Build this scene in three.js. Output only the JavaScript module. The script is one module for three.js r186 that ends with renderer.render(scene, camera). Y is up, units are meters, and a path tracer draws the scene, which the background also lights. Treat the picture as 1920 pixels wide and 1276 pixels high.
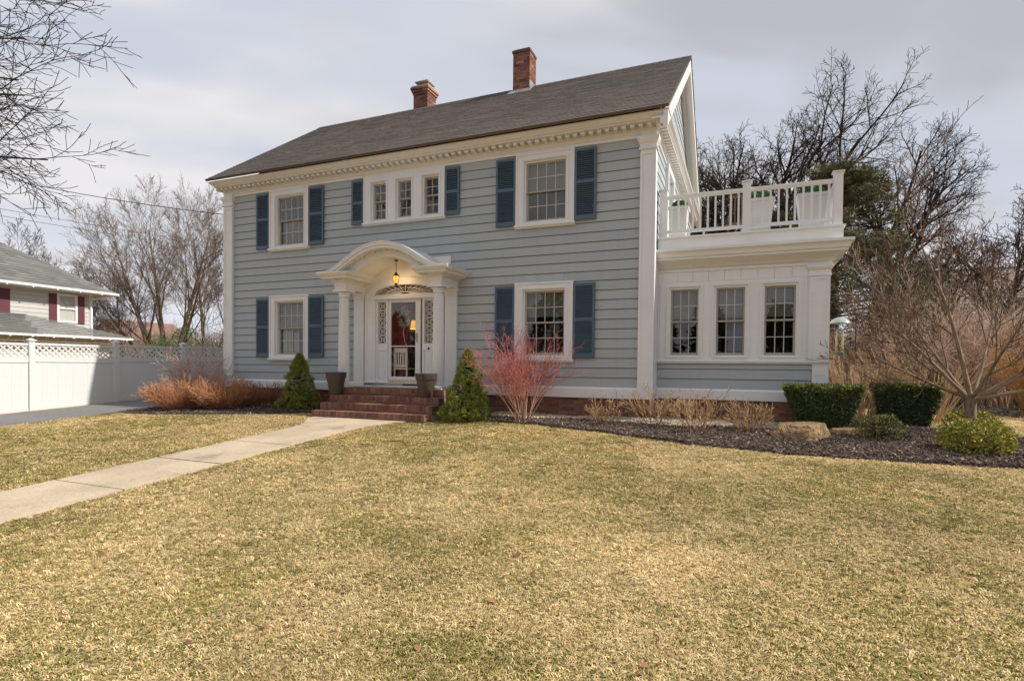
import * as THREE from 'three';
import { mergeGeometries, mergeVertices } from 'three/addons/utils/BufferGeometryUtils.js';

// ------------------------------------------------------------------ camera, sky, sun, exposure
const W = 1920, H = 1276, CAM = new THREE.Vector3(13.318, 1.0215, 11.6806);
const camera = new THREE.PerspectiveCamera(62.45, W / H, 0.05, 1200);
camera.position.copy(CAM);
camera.rotation.order = 'YXZ';
camera.rotation.set(-0.0199, 0.3913, 0.0101);
camera.setViewOffset(W, H, 0, -71.15, W, H);
camera.updateProjectionMatrix();
camera.updateMatrixWorld(true);
const scene = new THREE.Scene();
const renderer = new THREE.WebGLRenderer({ antialias: true });
renderer.toneMapping = THREE.LinearToneMapping;
renderer.toneMappingExposure = 2.25;
renderer.shadowMap.enabled = true;
renderer.shadowMap.type = THREE.PCFSoftShadowMap;
renderer.setSize(1024, 680);

// ---- noise and random
function rng(seed) { let a = seed >>> 0; return () => { a = (a + 0x6D2B79F5) | 0; let t = Math.imul(a ^ (a >>> 15), 1 | a); t = (t + Math.imul(t ^ (t >>> 7), 61 | t)) ^ t; return ((t ^ (t >>> 14)) >>> 0) / 4294967296; }; }
function hash(x, y, z) { let h = Math.imul(x, 374761393) ^ Math.imul(y, 668265263) ^ Math.imul(z, 2147483647 ^ 0x5bd1e995); h = Math.imul(h ^ (h >>> 13), 1274126177); return ((h ^ (h >>> 16)) >>> 0) / 4294967296; }
const sm = t => t * t * (3 - 2 * t), lerp = (a, b, t) => a + (b - a) * t, clamp = (x, a, b) => Math.min(b, Math.max(a, x));
const sstep = (a, b, x) => sm(clamp((x - a) / (b - a), 0, 1));
function vn(x, y, s = 0, P = 0) {
  const xi = Math.floor(x), yi = Math.floor(y), fx = sm(x - xi), fy = sm(y - yi), w = P ? (v => ((v % P) + P) % P) : (v => v);
  const a = hash(w(xi), w(yi), s), b = hash(w(xi + 1), w(yi), s), c = hash(w(xi), w(yi + 1), s), d = hash(w(xi + 1), w(yi + 1), s);
  return lerp(lerp(a, b, fx), lerp(c, d, fx), fy);
}
function fbm(x, y, o = 4, s = 0, P = 0) { let v = 0, a = 0.5, n = 0; for (let i = 0; i < o; i++) { v += a * vn(x, y, s + i, P); n += a; a *= 0.5; x *= 2; y *= 2; P *= 2; } return v / n; }

// ---- the sky: high thin cloud over pale blue, one even sheet all round
{
  const w = 1024, h = 512, d = new Float32Array(w * h * 4);
  for (let j = 0; j < h; j++) for (let i = 0; i < w; i++) {
    const el = ((j + 0.5) / h - 0.5) * Math.PI, az = ((i + 0.5) / w - 0.5) * 2 * Math.PI, k = (j * w + i) * 4;
    const y = Math.sin(el), c = Math.cos(el), x = c * Math.cos(az), z = c * Math.sin(az);
    const s = 1 / (Math.max(y, 0) + 0.22), px = (x * 0.86 - z * 0.5) * s, pz = (x * 0.5 + z * 0.86) * s;
    const wx = px + 0.6 * fbm(px * 0.8 + 9, pz * 0.8, 3, 61), wz = pz + 0.6 * fbm(px * 0.8, pz * 0.8 + 5, 3, 71);
    const big = fbm(wx * 0.75 + 3.1, wz * 1.25 + 8.2, 5, 11), fine = fbm(wx * 1.7 + 1, wz * 5.2 + 2, 6, 33);
    let cl = sstep(0.38, 0.60, big * 0.6 + fine * 0.4);
    const shade = sstep(0.36, 0.66, 0.75 * fbm(wx * 1.1 + 20, wz * 2.1 + 4, 5, 51) + 0.25 * fine);
    const low = sstep(0.3, 0.0, y);
    const blue = [lerp(0.385, 0.47, low), lerp(0.41, 0.49, low), lerp(0.47, 0.54, low)];
    const white = [lerp(0.555, 0.315, shade), lerp(0.54, 0.314, shade), lerp(0.545, 0.345, shade)];
    for (let n = 0; n < 3; n++) { let v = lerp(blue[n], white[n], cl * 0.9); v *= 1 + 0.12 * low; d[k + n] = y < -0.02 ? [0.16, 0.14, 0.1][n] : v * 0.70; }
    d[k + 3] = 1;
  }
  const t = new THREE.DataTexture(d, w, h, THREE.RGBAFormat, THREE.FloatType);
  t.mapping = THREE.EquirectangularReflectionMapping; t.magFilter = t.minFilter = THREE.LinearFilter; t.wrapS = THREE.RepeatWrapping; t.needsUpdate = true;
  scene.background = t; scene.environment = t;
}
// ---- the sun: low in the south, a little behind the front wall
const SUN = new THREE.Vector3(Math.cos(0.155) * Math.cos(0.70), Math.sin(0.70), -Math.sin(0.155) * Math.cos(0.70));
{
  const sun = new THREE.DirectionalLight(new THREE.Color(1, 0.95, 0.86), 2.25);
  sun.position.copy(SUN).multiplyScalar(60).add(new THREE.Vector3(6, 0, 0)); sun.target.position.set(6, 0, 0);
  sun.castShadow = true; sun.shadow.radius = 1.6; sun.shadow.mapSize.set(4096, 4096);
  Object.assign(sun.shadow.camera, { left: -40, right: 40, top: 40, bottom: -40, near: 1, far: 160 });
  scene.add(sun, sun.target);
}

// ------------------------------------------------------------------ helpers
const V = (x, y, z) => new THREE.Vector3(x, y, z);
const RGB = (r, g, b) => new THREE.Color().setRGB(r, g, b);
const taken = new Map();
function numbered(n) { const k = taken.get(n) || 0; taken.set(n, k + 1); return k ? `${n}_${String(k).padStart(3, '0')}` : n; }
function tag(o, label, category, group, kind) { o.userData.label = label; if (category) o.userData.category = category; if (group) o.userData.group = group; if (kind) o.userData.kind = kind; return o; }
function thing(name, label, category, group, at = [0, 0, 0]) { const g = new THREE.Group(); g.name = numbered(name); g.position.set(...at); scene.add(g); return tag(g, label, category, group); }
function part(name, geo, mat, parent, at) { const m = new THREE.Mesh(geo, mat); m.name = name; m.castShadow = m.receiveShadow = true; if (at) m.position.set(...at); parent.add(m); return m; }
function single(name, geo, mat, label, category, group, kind, at) { const m = part(numbered(name), geo, mat, scene, at); return tag(m, label, category, group, kind); }
function sub(name, parent, at) { const g = new THREE.Group(); g.name = name; if (at) g.position.set(...at); parent.add(g); return g; }

class MB {                                             // gathers triangles into one geometry; uv in metres
  constructor() { this.p = []; this.u = []; this.c = []; this.i = []; this.hasC = false; }
  get n() { return this.p.length / 3; }
  v(x, y, z, u = 0, w = 0, c) { this.p.push(x, y, z); this.u.push(u, w); if (c) { this.c.push(c[0], c[1], c[2]); this.hasC = true; } else this.c.push(1, 1, 1); return this.n - 1; }
  quad(a, b, c, d, col, uv) { const k = this.n; [a, b, c, d].forEach((q, j) => this.v(q[0], q[1], q[2], uv ? uv[j][0] : q[0] + q[2] * 0.7, uv ? uv[j][1] : q[1] + q[2] * 0.3, col)); this.i.push(k, k + 1, k + 2, k, k + 2, k + 3); return this; }
  tri(a, b, c, col) { const k = this.n; [a, b, c].forEach(q => this.v(q[0], q[1], q[2], q[0] + q[2] * 0.7, q[1], col)); this.i.push(k, k + 1, k + 2); return this; }
  box(x0, x1, y0, y1, z0, z1, col) {
    const f = (a, b, c, d, uv) => this.quad(a, b, c, d, col, uv);
    f([x0, y0, z1], [x1, y0, z1], [x1, y1, z1], [x0, y1, z1], [[x0, y0], [x1, y0], [x1, y1], [x0, y1]]);
    f([x1, y0, z0], [x0, y0, z0], [x0, y1, z0], [x1, y1, z0], [[x1, y0], [x0, y0], [x0, y1], [x1, y1]]);
    f([x1, y0, z1], [x1, y0, z0], [x1, y1, z0], [x1, y1, z1], [[z1, y0], [z0, y0], [z0, y1], [z1, y1]]);
    f([x0, y0, z0], [x0, y0, z1], [x0, y1, z1], [x0, y1, z0], [[z0, y0], [z1, y0], [z1, y1], [z0, y1]]);
    f([x0, y1, z1], [x1, y1, z1], [x1, y1, z0], [x0, y1, z0], [[x0, z1], [x1, z1], [x1, z0], [x0, z0]]);
    f([x0, y0, z0], [x1, y0, z0], [x1, y0, z1], [x0, y0, z1], [[x0, z0], [x1, z0], [x1, z1], [x0, z1]]);
    return this;
  }
  // a profile [[a, b], ...] (closed, counter-clockwise seen from +axis) swept along x or z between two ends
  sweepX(prof, x0, x1, col) { return this.sweep(prof.map(([z, y]) => q => [q, y, z]), x0, x1, col, prof); }
  sweepZ(prof, z0, z1, col) { return this.sweep(prof.map(([x, y]) => q => [x, y, q]), z0, z1, col, prof); }
  sweep(fs, a, b, col, prof) {
    const n = fs.length; let L = 0;
    for (let k = 0; k < n; k++) { const f = fs[k], g = fs[(k + 1) % n], e = Math.hypot(prof[(k + 1) % n][0] - prof[k][0], prof[(k + 1) % n][1] - prof[k][1]); this.quad(f(a), f(b), g(b), g(a), col, [[a, L], [b, L], [b, L + e], [a, L + e]]); L += e; }
    const tris = THREE.ShapeUtils.triangulateShape(prof.map(q => new THREE.Vector2(q[0], q[1])), []);
    for (const t of tris) { this.tri(...t.map(k => fs[k](a)), col); this.tri(...t.map(k => fs[k](b)), col); }
    return this;
  }
  tube(pts, rad, sides, col) {                          // pts: Vector3[], rad: number[]
    const n = pts.length; let up = Math.abs(pts[1].y - pts[0].y) > 0.9 * pts[1].distanceTo(pts[0]) ? V(1, 0, 0) : V(0, 1, 0), k0 = this.n, T = V(), A = V(), B = V(); let L = 0;
    for (let j = 0; j < n; j++) {
      T.subVectors(pts[Math.min(j + 1, n - 1)], pts[Math.max(j - 1, 0)]).normalize(); A.crossVectors(T, up).normalize(); B.crossVectors(T, A);
      if (j) L += pts[j].distanceTo(pts[j - 1]);
      for (let s = 0; s <= sides; s++) { const a = s / sides * Math.PI * 2, ca = Math.cos(a) * rad[j], sa = Math.sin(a) * rad[j]; this.v(pts[j].x + A.x * ca + B.x * sa, pts[j].y + A.y * ca + B.y * sa, pts[j].z + A.z * ca + B.z * sa, s / sides * 0.6, L, col); }
    }
    const w = sides + 1;
    for (let j = 0; j < n - 1; j++) for (let s = 0; s < sides; s++) { const a = k0 + j * w + s, b = a + 1, c = a + w, d = c + 1; this.i.push(a, c, b, b, c, d); }
    return this;
  }
  leaf(p, dir, side, len, wid, col) {                    // a small folded diamond
    const q = p, a = [q.x, q.y, q.z], m = V(q.x + dir.x * len * 0.5, q.y + dir.y * len * 0.5, q.z + dir.z * len * 0.5), k = this.n;
    this.v(...a, 0, 0, col); this.v(m.x + side.x * wid, m.y + side.y * wid, m.z + side.z * wid, 0, 0.5, col); this.v(q.x + dir.x * len, q.y + dir.y * len, q.z + dir.z * len, 0, 1, col); this.v(m.x - side.x * wid, m.y - side.y * wid, m.z - side.z * wid, 1, 0.5, col);
    this.i.push(k, k + 1, k + 2, k, k + 2, k + 3); return this;
  }
  geo(smooth = false) {
    let g = new THREE.BufferGeometry(); g.setAttribute('position', new THREE.Float32BufferAttribute(this.p, 3)); g.setAttribute('uv', new THREE.Float32BufferAttribute(this.u, 2));
    if (this.hasC) g.setAttribute('color', new THREE.Float32BufferAttribute(this.c, 3));
    g.setIndex(this.i); g.computeVertexNormals(); return g;
  }
}
const boxG = (x0, x1, y0, y1, z0, z1) => new MB().box(x0, x1, y0, y1, z0, z1).geo();
const cbox = (sx, sy, sz) => boxG(-sx / 2, sx / 2, -sy / 2, sy / 2, -sz / 2, sz / 2);

// ---- textures
function tex(size, fn, srgb = true, rep = 1) {
  const d = new Uint8Array(size * size * 4);
  for (let j = 0; j < size; j++) for (let i = 0; i < size; i++) { const c = fn(i / size, j / size), k = (j * size + i) * 4; for (let n = 0; n < 3; n++) d[k + n] = clamp((Array.isArray(c) ? c[n] : c) * 255, 0, 255); d[k + 3] = 255; }
  const t = new THREE.DataTexture(d, size, size); t.wrapS = t.wrapT = THREE.RepeatWrapping; t.magFilter = THREE.LinearFilter; t.minFilter = THREE.LinearMipmapLinearFilter; t.generateMipmaps = true; if (srgb) t.colorSpace = THREE.SRGBColorSpace; t.repeat.set(rep, rep); t.needsUpdate = true; return t;
}
const tPaint = tex(512, (u, v) => { const a = fbm(u * 4, v * 4, 5, 5, 4), b = fbm(u * 6, v * 64, 3, 9, 6 ), s = fbm(u * 40, v * 3, 3, 14, 40); return 0.925 + 0.075 * (0.5 * a + 0.2 * b + 0.3 * s); }, true, 0.4);
const tPaintB = tex(512, (u, v) => 0.5 + 0.5 * (fbm(u * 8, v * 96, 4, 3, 8) - 0.5) + 0.3 * (fbm(u * 20, v * 20, 3, 8, 20) - 0.5), false, 0.7);
const tGrit = tex(512, (u, v) => 0.55 + 0.9 * (fbm(u * 64, v * 64, 3, 21, 64) - 0.5), false, 1.3);
const tConc = tex(1024, (u, v) => { const a = fbm(u * 5, v * 5, 6, 2, 5), b = fbm(u * 180, v * 180, 2, 6, 180), c = sstep(0.6, 0.78, fbm(u * 9, v * 9, 5, 15, 9)); const ck = Math.abs(fbm(u * 3 + 7, v * 3, 5, 19, 3) - 0.5), k = 0.93 + 0.22 * (a - 0.5) + 0.16 * (b - 0.5) - 0.12 * c - 0.08 * sstep(0.003, 0.0, ck); return [k, k * 0.985, k * 0.955]; }, true, 0.35);
const tAsph = tex(512, (u, v) => { const k = 0.86 + 0.3 * (vn(u * 200, v * 200, 4, 200) - 0.5) + 0.12 * (fbm(u * 4, v * 4, 4, 7, 4) - 0.5); return k; }, true, 0.5);
const tLawn = tex(1024, (u, v) => { const a = fbm(u * 160, v * 160, 3, 31, 160), b = fbm(u * 12, v * 12, 4, 37, 12); const k = 0.52 + 0.55 * (a - 0.5) + 0.25 * (b - 0.5); return [k * 1.18, k, k * 0.66]; }, true, 0.3);
const tMulch = tex(512, (u, v) => { const a = fbm(u * 60, v * 26, 4, 41, 60), b = vn(u * 120, v * 120, 45, 120); const k = 0.3 + 0.4 * (a - 0.5) + 0.14 * (b - 0.5); return [k * 1.1, k, k * 0.93]; }, true, 0.8);
const tBark = tex(256, (u, v) => { const a = fbm(u * 26, v * 7, 4, 81, 26), b = fbm(u * 5, v * 5, 3, 83, 5); const k = 0.72 + 0.5 * (a - 0.5) + 0.25 * (b - 0.5); return [k, k * 0.97, k * 0.93]; }, true, 1);
const tBarkB = tex(256, (u, v) => fbm(u * 26, v * 7, 4, 81, 26), false, 1);
const tStone = tex(512, (u, v) => { const a = fbm(u * 6, v * 6, 6, 91, 6), l = Math.abs(fbm(u * 4, v * 12, 4, 95, 4) - 0.5) * 2; const k = 0.72 + 0.35 * (a - 0.5) - 0.12 * sstep(0.12, 0.0, l); return [k * 1.05, k * 0.95, k * 0.8]; }, true, 1.4);

// ---- materials
const std = (c, o = {}) => new THREE.MeshStandardMaterial({ color: c, roughness: 0.7, ...o });
const painted = (c, o = {}) => std(c, { map: tPaint, bumpMap: tPaintB, bumpScale: 0.0012, roughness: 0.55, ...o });
const M = {
  white: painted(RGB(0.82, 0.822, 0.82)), cream: painted(RGB(0.81, 0.79, 0.745)),
  siding: [[0.42, 0.46, 0.475], [0.402, 0.445, 0.463], [0.434, 0.47, 0.48], [0.412, 0.455, 0.475], [0.426, 0.46, 0.468], [0.395, 0.436, 0.452]].map(c => painted(RGB(...c), { roughness: 0.6 })),
  shutter: std(RGB(0.078, 0.128, 0.180), { roughness: 0.5, map: tPaint }),
  glass: new THREE.MeshPhysicalMaterial({ color: 0xffffff, transmission: 1, thickness: 0, roughness: 0.02, ior: 1.52 }),
  sash: std(RGB(0.40, 0.375, 0.32), { map: tPaint }), muntin: std(RGB(0.52, 0.51, 0.48)),
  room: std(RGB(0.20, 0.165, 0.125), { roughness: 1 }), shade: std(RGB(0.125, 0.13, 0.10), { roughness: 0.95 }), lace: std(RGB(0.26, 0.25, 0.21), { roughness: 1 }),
  roofdeck: std(RGB(0.07, 0.062, 0.055), { roughness: 0.95 }), shingle: std(0xffffff, { roughness: 0.95, vertexColors: true, bumpMap: tGrit, bumpScale: 0.004 }),
  mortar: std(RGB(0.42, 0.35, 0.29), { roughness: 1, bumpMap: tGrit, bumpScale: 0.003 }),
  brick: [[0.215, 0.095, 0.062], [0.175, 0.075, 0.05], [0.245, 0.115, 0.078], [0.15, 0.065, 0.048], [0.20, 0.10, 0.075], [0.28, 0.14, 0.095]].map(c => std(RGB(...c), { roughness: 0.9, bumpMap: tGrit, bumpScale: 0.003 })),
  brickV: std(0xffffff, { roughness: 0.9, vertexColors: true, bumpMap: tGrit, bumpScale: 0.003 }),
  metal: std(RGB(0.45, 0.46, 0.47), { metalness: 0.7, roughness: 0.45 }), bronze: std(RGB(0.045, 0.032, 0.022), { metalness: 0.6, roughness: 0.5 }), brass: std(RGB(0.55, 0.38, 0.14), { metalness: 0.9, roughness: 0.35 }),
  reddoor: std(RGB(0.17, 0.014, 0.012), { roughness: 0.4 }),
  pot: std(RGB(0.075, 0.052, 0.040), { roughness: 0.5, map: tPaint }), vinyl: std(RGB(0.74, 0.733, 0.72), { roughness: 0.42, map: tPaint }),
  conc: std(RGB(0.60, 0.50, 0.38), { map: tConc, bumpMap: tGrit, bumpScale: 0.002, roughness: 0.92 }), asph: std(RGB(0.25, 0.24, 0.232), { map: tAsph, bumpMap: tGrit, bumpScale: 0.004, roughness: 0.95 }),
  mulch: std(RGB(0.60, 0.44, 0.36), { map: tMulch, bumpMap: tMulch, bumpScale: 0.03, roughness: 1 }),
  barkLight: std(RGB(0.46, 0.385, 0.31), { map: tBark, bumpMap: tBarkB, bumpScale: 0.006, roughness: 0.9, vertexColors: true }),
  bark: std(RGB(0.165, 0.13, 0.10), { map: tBark, bumpMap: tBarkB, bumpScale: 0.012, roughness: 0.95, vertexColors: true }),
  vc: std(0xffffff, { vertexColors: true, roughness: 0.9 }),
  leaf: std(0xffffff, { vertexColors: true, roughness: 0.75, side: THREE.DoubleSide }),
  stone: std(RGB(0.62, 0.50, 0.37), { map: tStone, bumpMap: tStone, bumpScale: 0.07, roughness: 0.95 }),
  wood: std(RGB(0.42, 0.29, 0.2), { map: tBark, roughness: 0.8 }),
};

// ------------------------------------------------------------------ the ground
const G0 = -0.06;
function gy(x, z) {                                     // the plot falls gently from the house to the street
  const s = z <= 0 ? 0 : z < 13 ? 0.055 * z : 0.715;
  return G0 - s;
}
const inHouse = (x, z) => (x > -0.4 && x < 11.7 && z < 0.02 && z > -8.3) || (x > 11.6 && x < 14.9 && z < -0.48 && z > -5.2) || (x > 4.25 && x < 7.32 && z < 1.76 && z > -1);
const bedR = [[7.3, 0.9], [8.24, 1.12], [9.47, 1.25], [10.9, 1.72], [12.6, 2.4], [13.9, 2.72], [15.36, 2.76], [16.5, 2.74], [17.8, 2.55], [18.9, 1.9], [18.6, 0.9], [17.4, 0.15], [16.5, -0.65], [16.3, -1.6], [16.5, -3.2], [15.6, -4.6], [14.7, -4.6], [14.7, -0.3], [7.3, -0.3]];
const bedL = [[4.4, 1.2], [3.6, 1.32], [2.6, 1.85], [1.5, 2.25], [0.3, 2.6], [-0.72, 2.72], [-0.98, 2.3], [-1.0, -0.5], [4.4, -0.3]];
const inPoly = (P, x, z) => { let c = false; for (let i = 0, j = P.length - 1; i < P.length; j = i++) if ((P[i][1] > z) !== (P[j][1] > z) && x < (P[j][0] - P[i][0]) * (z - P[i][1]) / (P[j][1] - P[i][1]) + P[i][0]) c = !c; return c; };
const walkC = z => 5.75 + 0.068 * (z - 3);
const flare = [[4.42, 1.7], [6.86, 1.7], [6.62, 2.05], [6.43, 2.6], [6.4, 3.22], [5.12, 3.22], [5.0, 2.75], [4.72, 2.35], [4.45, 1.95]];
const inWalk = (x, z) => (z > 3.1 && Math.abs(x - walkC(z)) < 0.655) || inPoly(flare, x, z);
const DRIVE = [-3.45, -1.0];
const isLawn = (x, z) => !inHouse(x, z) && !inPoly(bedR, x, z) && !inPoly(bedL, x, z) && !inWalk(x, z) && !(x > -4.1 && x < DRIVE[1] + 0.02);
const greenAt = (x, z) => clamp(0.5 + 2.1 * (fbm(x * 0.55 + 3, z * 0.55 + 7, 3, 101) - 0.5) + 1.4 * (fbm(x * 2.1, z * 2.1, 3, 111) - 0.5), 0, 1);
{
  const xs = [-400, -250, -150, -90, -60, -40, -30, -20, -12, -8], zs = [-400, -250, -150, -90, -60, -40, -30, -22, -16, -12];
  for (let x = -6; x <= 26; x += 0.25) xs.push(x); for (let z = -9; z <= 13; z += 0.25) zs.push(z);
  xs.push(30, 38, 50, 70, 100, 160, 260, 400); zs.push(14, 16, 20, 30, 50, 90, 160, 260, 400);
  const p = [], u = [], c = [], ix = [];
  for (const z of zs) for (const x of xs) {
    p.push(x, gy(x, z) - 0.004, z); u.push(x, z);
    const g = greenAt(x, z), far = Math.hypot(x - 8, z - 4) > 24 ? 1 : 0;
    const a = [1.0, 0.81, 0.51], b = [0.74, 0.70, 0.32], w = [0.55, 0.42, 0.36];
    for (let n = 0; n < 3; n++) c.push(far ? w[n] : lerp(a[n], b[n], g));
  }
  const nx = xs.length;
  for (let j = 0; j < zs.length - 1; j++) for (let i = 0; i < nx - 1; i++) { const a = j * nx + i; ix.push(a, a + nx, a + 1, a + 1, a + nx, a + nx + 1); }
  const g = new THREE.BufferGeometry(); g.setAttribute('position', new THREE.Float32BufferAttribute(p, 3)); g.setAttribute('uv', new THREE.Float32BufferAttribute(u, 2)); g.setAttribute('color', new THREE.Float32BufferAttribute(c, 3)); g.setIndex(ix); g.computeVertexNormals();
  single('ground', g, std(RGB(1, 1, 1), { map: tLawn, vertexColors: true, roughness: 1, bumpMap: tLawn, bumpScale: 0.02 }), 'dormant tan and olive lawn around the house', 'ground', null, 'structure');
}
function sheet(P, lift, step, bump) {                    // a polygon in plan as a finely cut sheet that follows the ground, with a skirt
  const shape = P.map(q => new THREE.Vector2(q[0], q[1])); const xs = P.map(q => q[0]), zs = P.map(q => q[1]);
  const mb = new MB(), x0 = Math.min(...xs), x1 = Math.max(...xs), z0 = Math.min(...zs), z1 = Math.max(...zs);
  const edge = (x, z) => { let m = 9; for (let i = 0, j = P.length - 1; i < P.length; j = i++) { const ax = P[j][0], az = P[j][1], bx = P[i][0] - ax, bz = P[i][1] - az, t = clamp(((x - ax) * bx + (z - az) * bz) / (bx * bx + bz * bz), 0, 1); m = Math.min(m, Math.hypot(x - ax - t * bx, z - az - t * bz)); } return inPoly(P, x, z) ? m : 0; };
  const hh = (x, z) => bump ? gy(x, z) + lerp(0.002, lift + bump(x, z), sstep(0, 0.3, edge(x, z))) : gy(x, z) + lift;
  for (let x = x0; x < x1; x += step) for (let z = z0; z < z1; z += step) if (inPoly(P, x + step / 2, z + step / 2)) {
    const q = [[x, z], [x, z + step], [x + step, z + step], [x + step, z]];
    mb.quad(...q.map(([a, b]) => [a, hh(a, b), b]), null, q);
  }
  return mb.geo();
}
{
  const bump = (x, z) => 0.05 * (fbm(x * 2.2, z * 2.2, 4, 131) - 0.45) + 0.05 * (fbm(x * 0.9, z * 0.9, 2, 141) - 0.4);
  const g1 = mergeVertices(sheet(bedR, 0.028, 0.06, bump)), g2 = mergeVertices(sheet(bedL, 0.028, 0.06, bump)); g1.computeVertexNormals(); g2.computeVertexNormals();
  single('mulch_bed', g1, M.mulch, 'dark bark mulch bed along the house and round the sunroom corner', 'mulch bed', null, 'structure');
  single('mulch_bed', g2, M.mulch, 'dark bark mulch bed under the orange shrubs beside the driveway', 'mulch bed', null, 'structure');
  // loose chips
  const chip = cbox(0.05, 0.008, 0.014), r = rng(71), N = 26000, im = new THREE.InstancedMesh(chip, std(0xffffff, { roughness: 1 }), N), o = new THREE.Object3D();
  for (let k = 0; k < N; k++) {
    let x, z, right; do { right = r() < 0.86; x = right ? lerp(7.2, 19, r()) : lerp(-1, 4.4, r()); z = lerp(-1.6, 2.8, r()); } while (!inPoly(right ? bedR : bedL, x, z) || inHouse(x, z));
    o.position.set(x, gy(x, z) + 0.034 + bump(x, z) + r() * 0.012, z); o.rotation.set((r() - 0.5) * 0.9, r() * 6.3, (r() - 0.5) * 0.9); o.scale.set(0.5 + r() * 1.1, 1, 0.5 + r()); o.updateMatrix(); im.setMatrixAt(k, o.matrix);
    const b = 0.05 + 0.13 * r() * r() + (r() < 0.08 ? 0.2 : 0); im.setColorAt(k, RGB(b * 1.4, b * 1.0, b * 0.76));
  }
  im.name = 'mulch_chips'; im.castShadow = im.receiveShadow = true; scene.add(im); tag(im, 'loose brown bark chips strewn over the planting beds', 'mulch', null, 'stuff');
  // pale pebble strip against the brick base
  const peb = new THREE.IcosahedronGeometry(0.024, 1), N2 = 5200, im2 = new THREE.InstancedMesh(peb, std(0xffffff, { roughness: 0.85 }), N2);
  for (let k = 0; k < N2; k++) {
    const x = r() < 0.9 ? lerp(8.2, 14.7, r()) : lerp(1.2, 3.2, r()), w = 0.42 + 0.12 * Math.sin(x * 1.7), z = (x > 11.65 ? lerp(-0.45, w + 0.15, r()) : lerp(0.03, w + 0.15, r()));
    o.position.set(x, gy(x, z) + 0.045 + bump(x, z) + r() * 0.01, z); o.rotation.set(r() * 6, r() * 6, r() * 6); o.scale.set(0.6 + r() * 0.9, 0.4 + r() * 0.5, 0.6 + r() * 0.9); o.updateMatrix(); im2.setMatrixAt(k, o.matrix);
    const b = 0.3 + 0.35 * r(); im2.setColorAt(k, RGB(b, b * (0.74 + 0.14 * r()), b * (0.5 + 0.2 * r())));
  }
  im2.name = 'pebble_strip'; im2.castShadow = im2.receiveShadow = true; scene.add(im2); tag(im2, 'pale tan pebbles along the foot of the brick foundation', 'gravel', null, 'stuff');
}
{ // the driveway and the front walk
  single('driveway', mergeVertices(sheet([[DRIVE[0], 40], [DRIVE[1], 40], [DRIVE[1], -9], [DRIVE[0], -9]].map(q => q), 0.012, 0.35)), M.asph, 'grey asphalt driveway running along the white fence', 'driveway', null, 'structure');
  const walk = thing('front_path', 'pale concrete front walk of jointed slabs leading to the brick steps', 'path'); walk.userData.kind = 'structure';
  const r = rng(5), slab = (P, up) => { // P in plan, a slab 9 cm thick with its own top
    const mb = new MB(), n = P.length, top = P.map(([x, z]) => [x, gy(x, z) + up, z]), bot = P.map(([x, z]) => [x, gy(x, z) - 0.08, z]);
    for (const t of THREE.ShapeUtils.triangulateShape(P.map(q => new THREE.Vector2(...q)), [])) { const k = mb.n; for (const j of [t[0], t[2], t[1]]) mb.v(...top[j], P[j][0], P[j][1]); mb.i.push(k, k + 1, k + 2); }
    for (let k = 0; k < n; k++) { const a = (k + 1) % n; mb.quad(bot[k], bot[a], top[a], top[k]); }
    return mb.geo();
  };
  part('slab', slab(flare.map(q => [q[0], Math.min(q[1], 3.213)]), 0.03), M.conc, walk);
  let z = 3.225; const cuts = [4.62, 6.03, 7.42, 8.83, 10.2, 11.6, 13.0];
  for (const e of cuts) { const a = z, b = e - 0.024; part('slab', slab([[walkC(a) - 0.65, a], [walkC(a) + 0.65, a], [walkC(b) + 0.65, b], [walkC(b) - 0.65, b]], 0.027 + r() * 0.006), M.conc, walk); z = e; }
}

// ------------------------------------------------------------------ the house
const house = thing('house', 'two storey blue grey clapboard house with white trim and arched portico', 'house');
const YC = k => 5.745 - 0.205 * k;                        // lower edge of clapboard course k
const hr = rng(2024);
const pick = a => a[Math.floor(hr() * a.length)];
function boardX(x0, x1, y0, y1, z = 0) {                  // one clapboard: proud at its foot, a rebate along its head
  const t = y1 - 0.013, j = (hr() - 0.5) * 0.003;
  return new MB().sweepX([[z - 0.04, y0], [z + 0.026 + j, y0], [z + 0.028 + j, y0 + 0.006], [z + 0.010, t], [z - 0.025, t], [z - 0.025, y1], [z - 0.04, y1]], x0, x1).geo();
}
const HOLES = [[1.47, 2.6, 4.2, 5.75], [8.68, 9.81, 4.2, 5.75], [1.47, 2.6, 1.22, 2.8], [8.68, 9.81, 1.22, 2.8], [4.56, 6.68, 4.6, 5.75], [4.42, 6.9, 0.5, 3.14]];
for (let k = 1; k <= 25; k++) {
  const yb = YC(k), yt = Math.min(YC(k - 1), 5.735); let spans = [[0.002, 11.306]];
  for (const [a, b, c, d] of HOLES) {
    if (d <= yb || c >= yt) continue;
    spans = spans.flatMap(([p, q]) => (b <= p || a >= q) ? [[p, q]] : [[p, a], [b, q]].filter(s => s[1] - s[0] > 0.01));
    if (c > yb + 0.005) part('siding_board', boardX(a + 0.001, b - 0.001, yb, c, -0.004), pick(M.siding), house);
    if (d < yt - 0.005) part('siding_board', boardX(a + 0.001, b - 0.001, d, yt, -0.004), pick(M.siding), house);
  }
  for (const [p, q] of spans) {                           // boards are butted now and then along a course
    let a = p; const cuts = []; let x = p + 2.2 + hr() * 2.6; while (x < q - 1.2) { cuts.push(x); x += 2.6 + hr() * 2.4; }
    for (const c of [...cuts, q]) { part('siding_board', boardX(a, c - (c < q ? 0.003 : 0), yb, yt), pick(M.siding), house); a = c; }
  }
}
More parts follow.
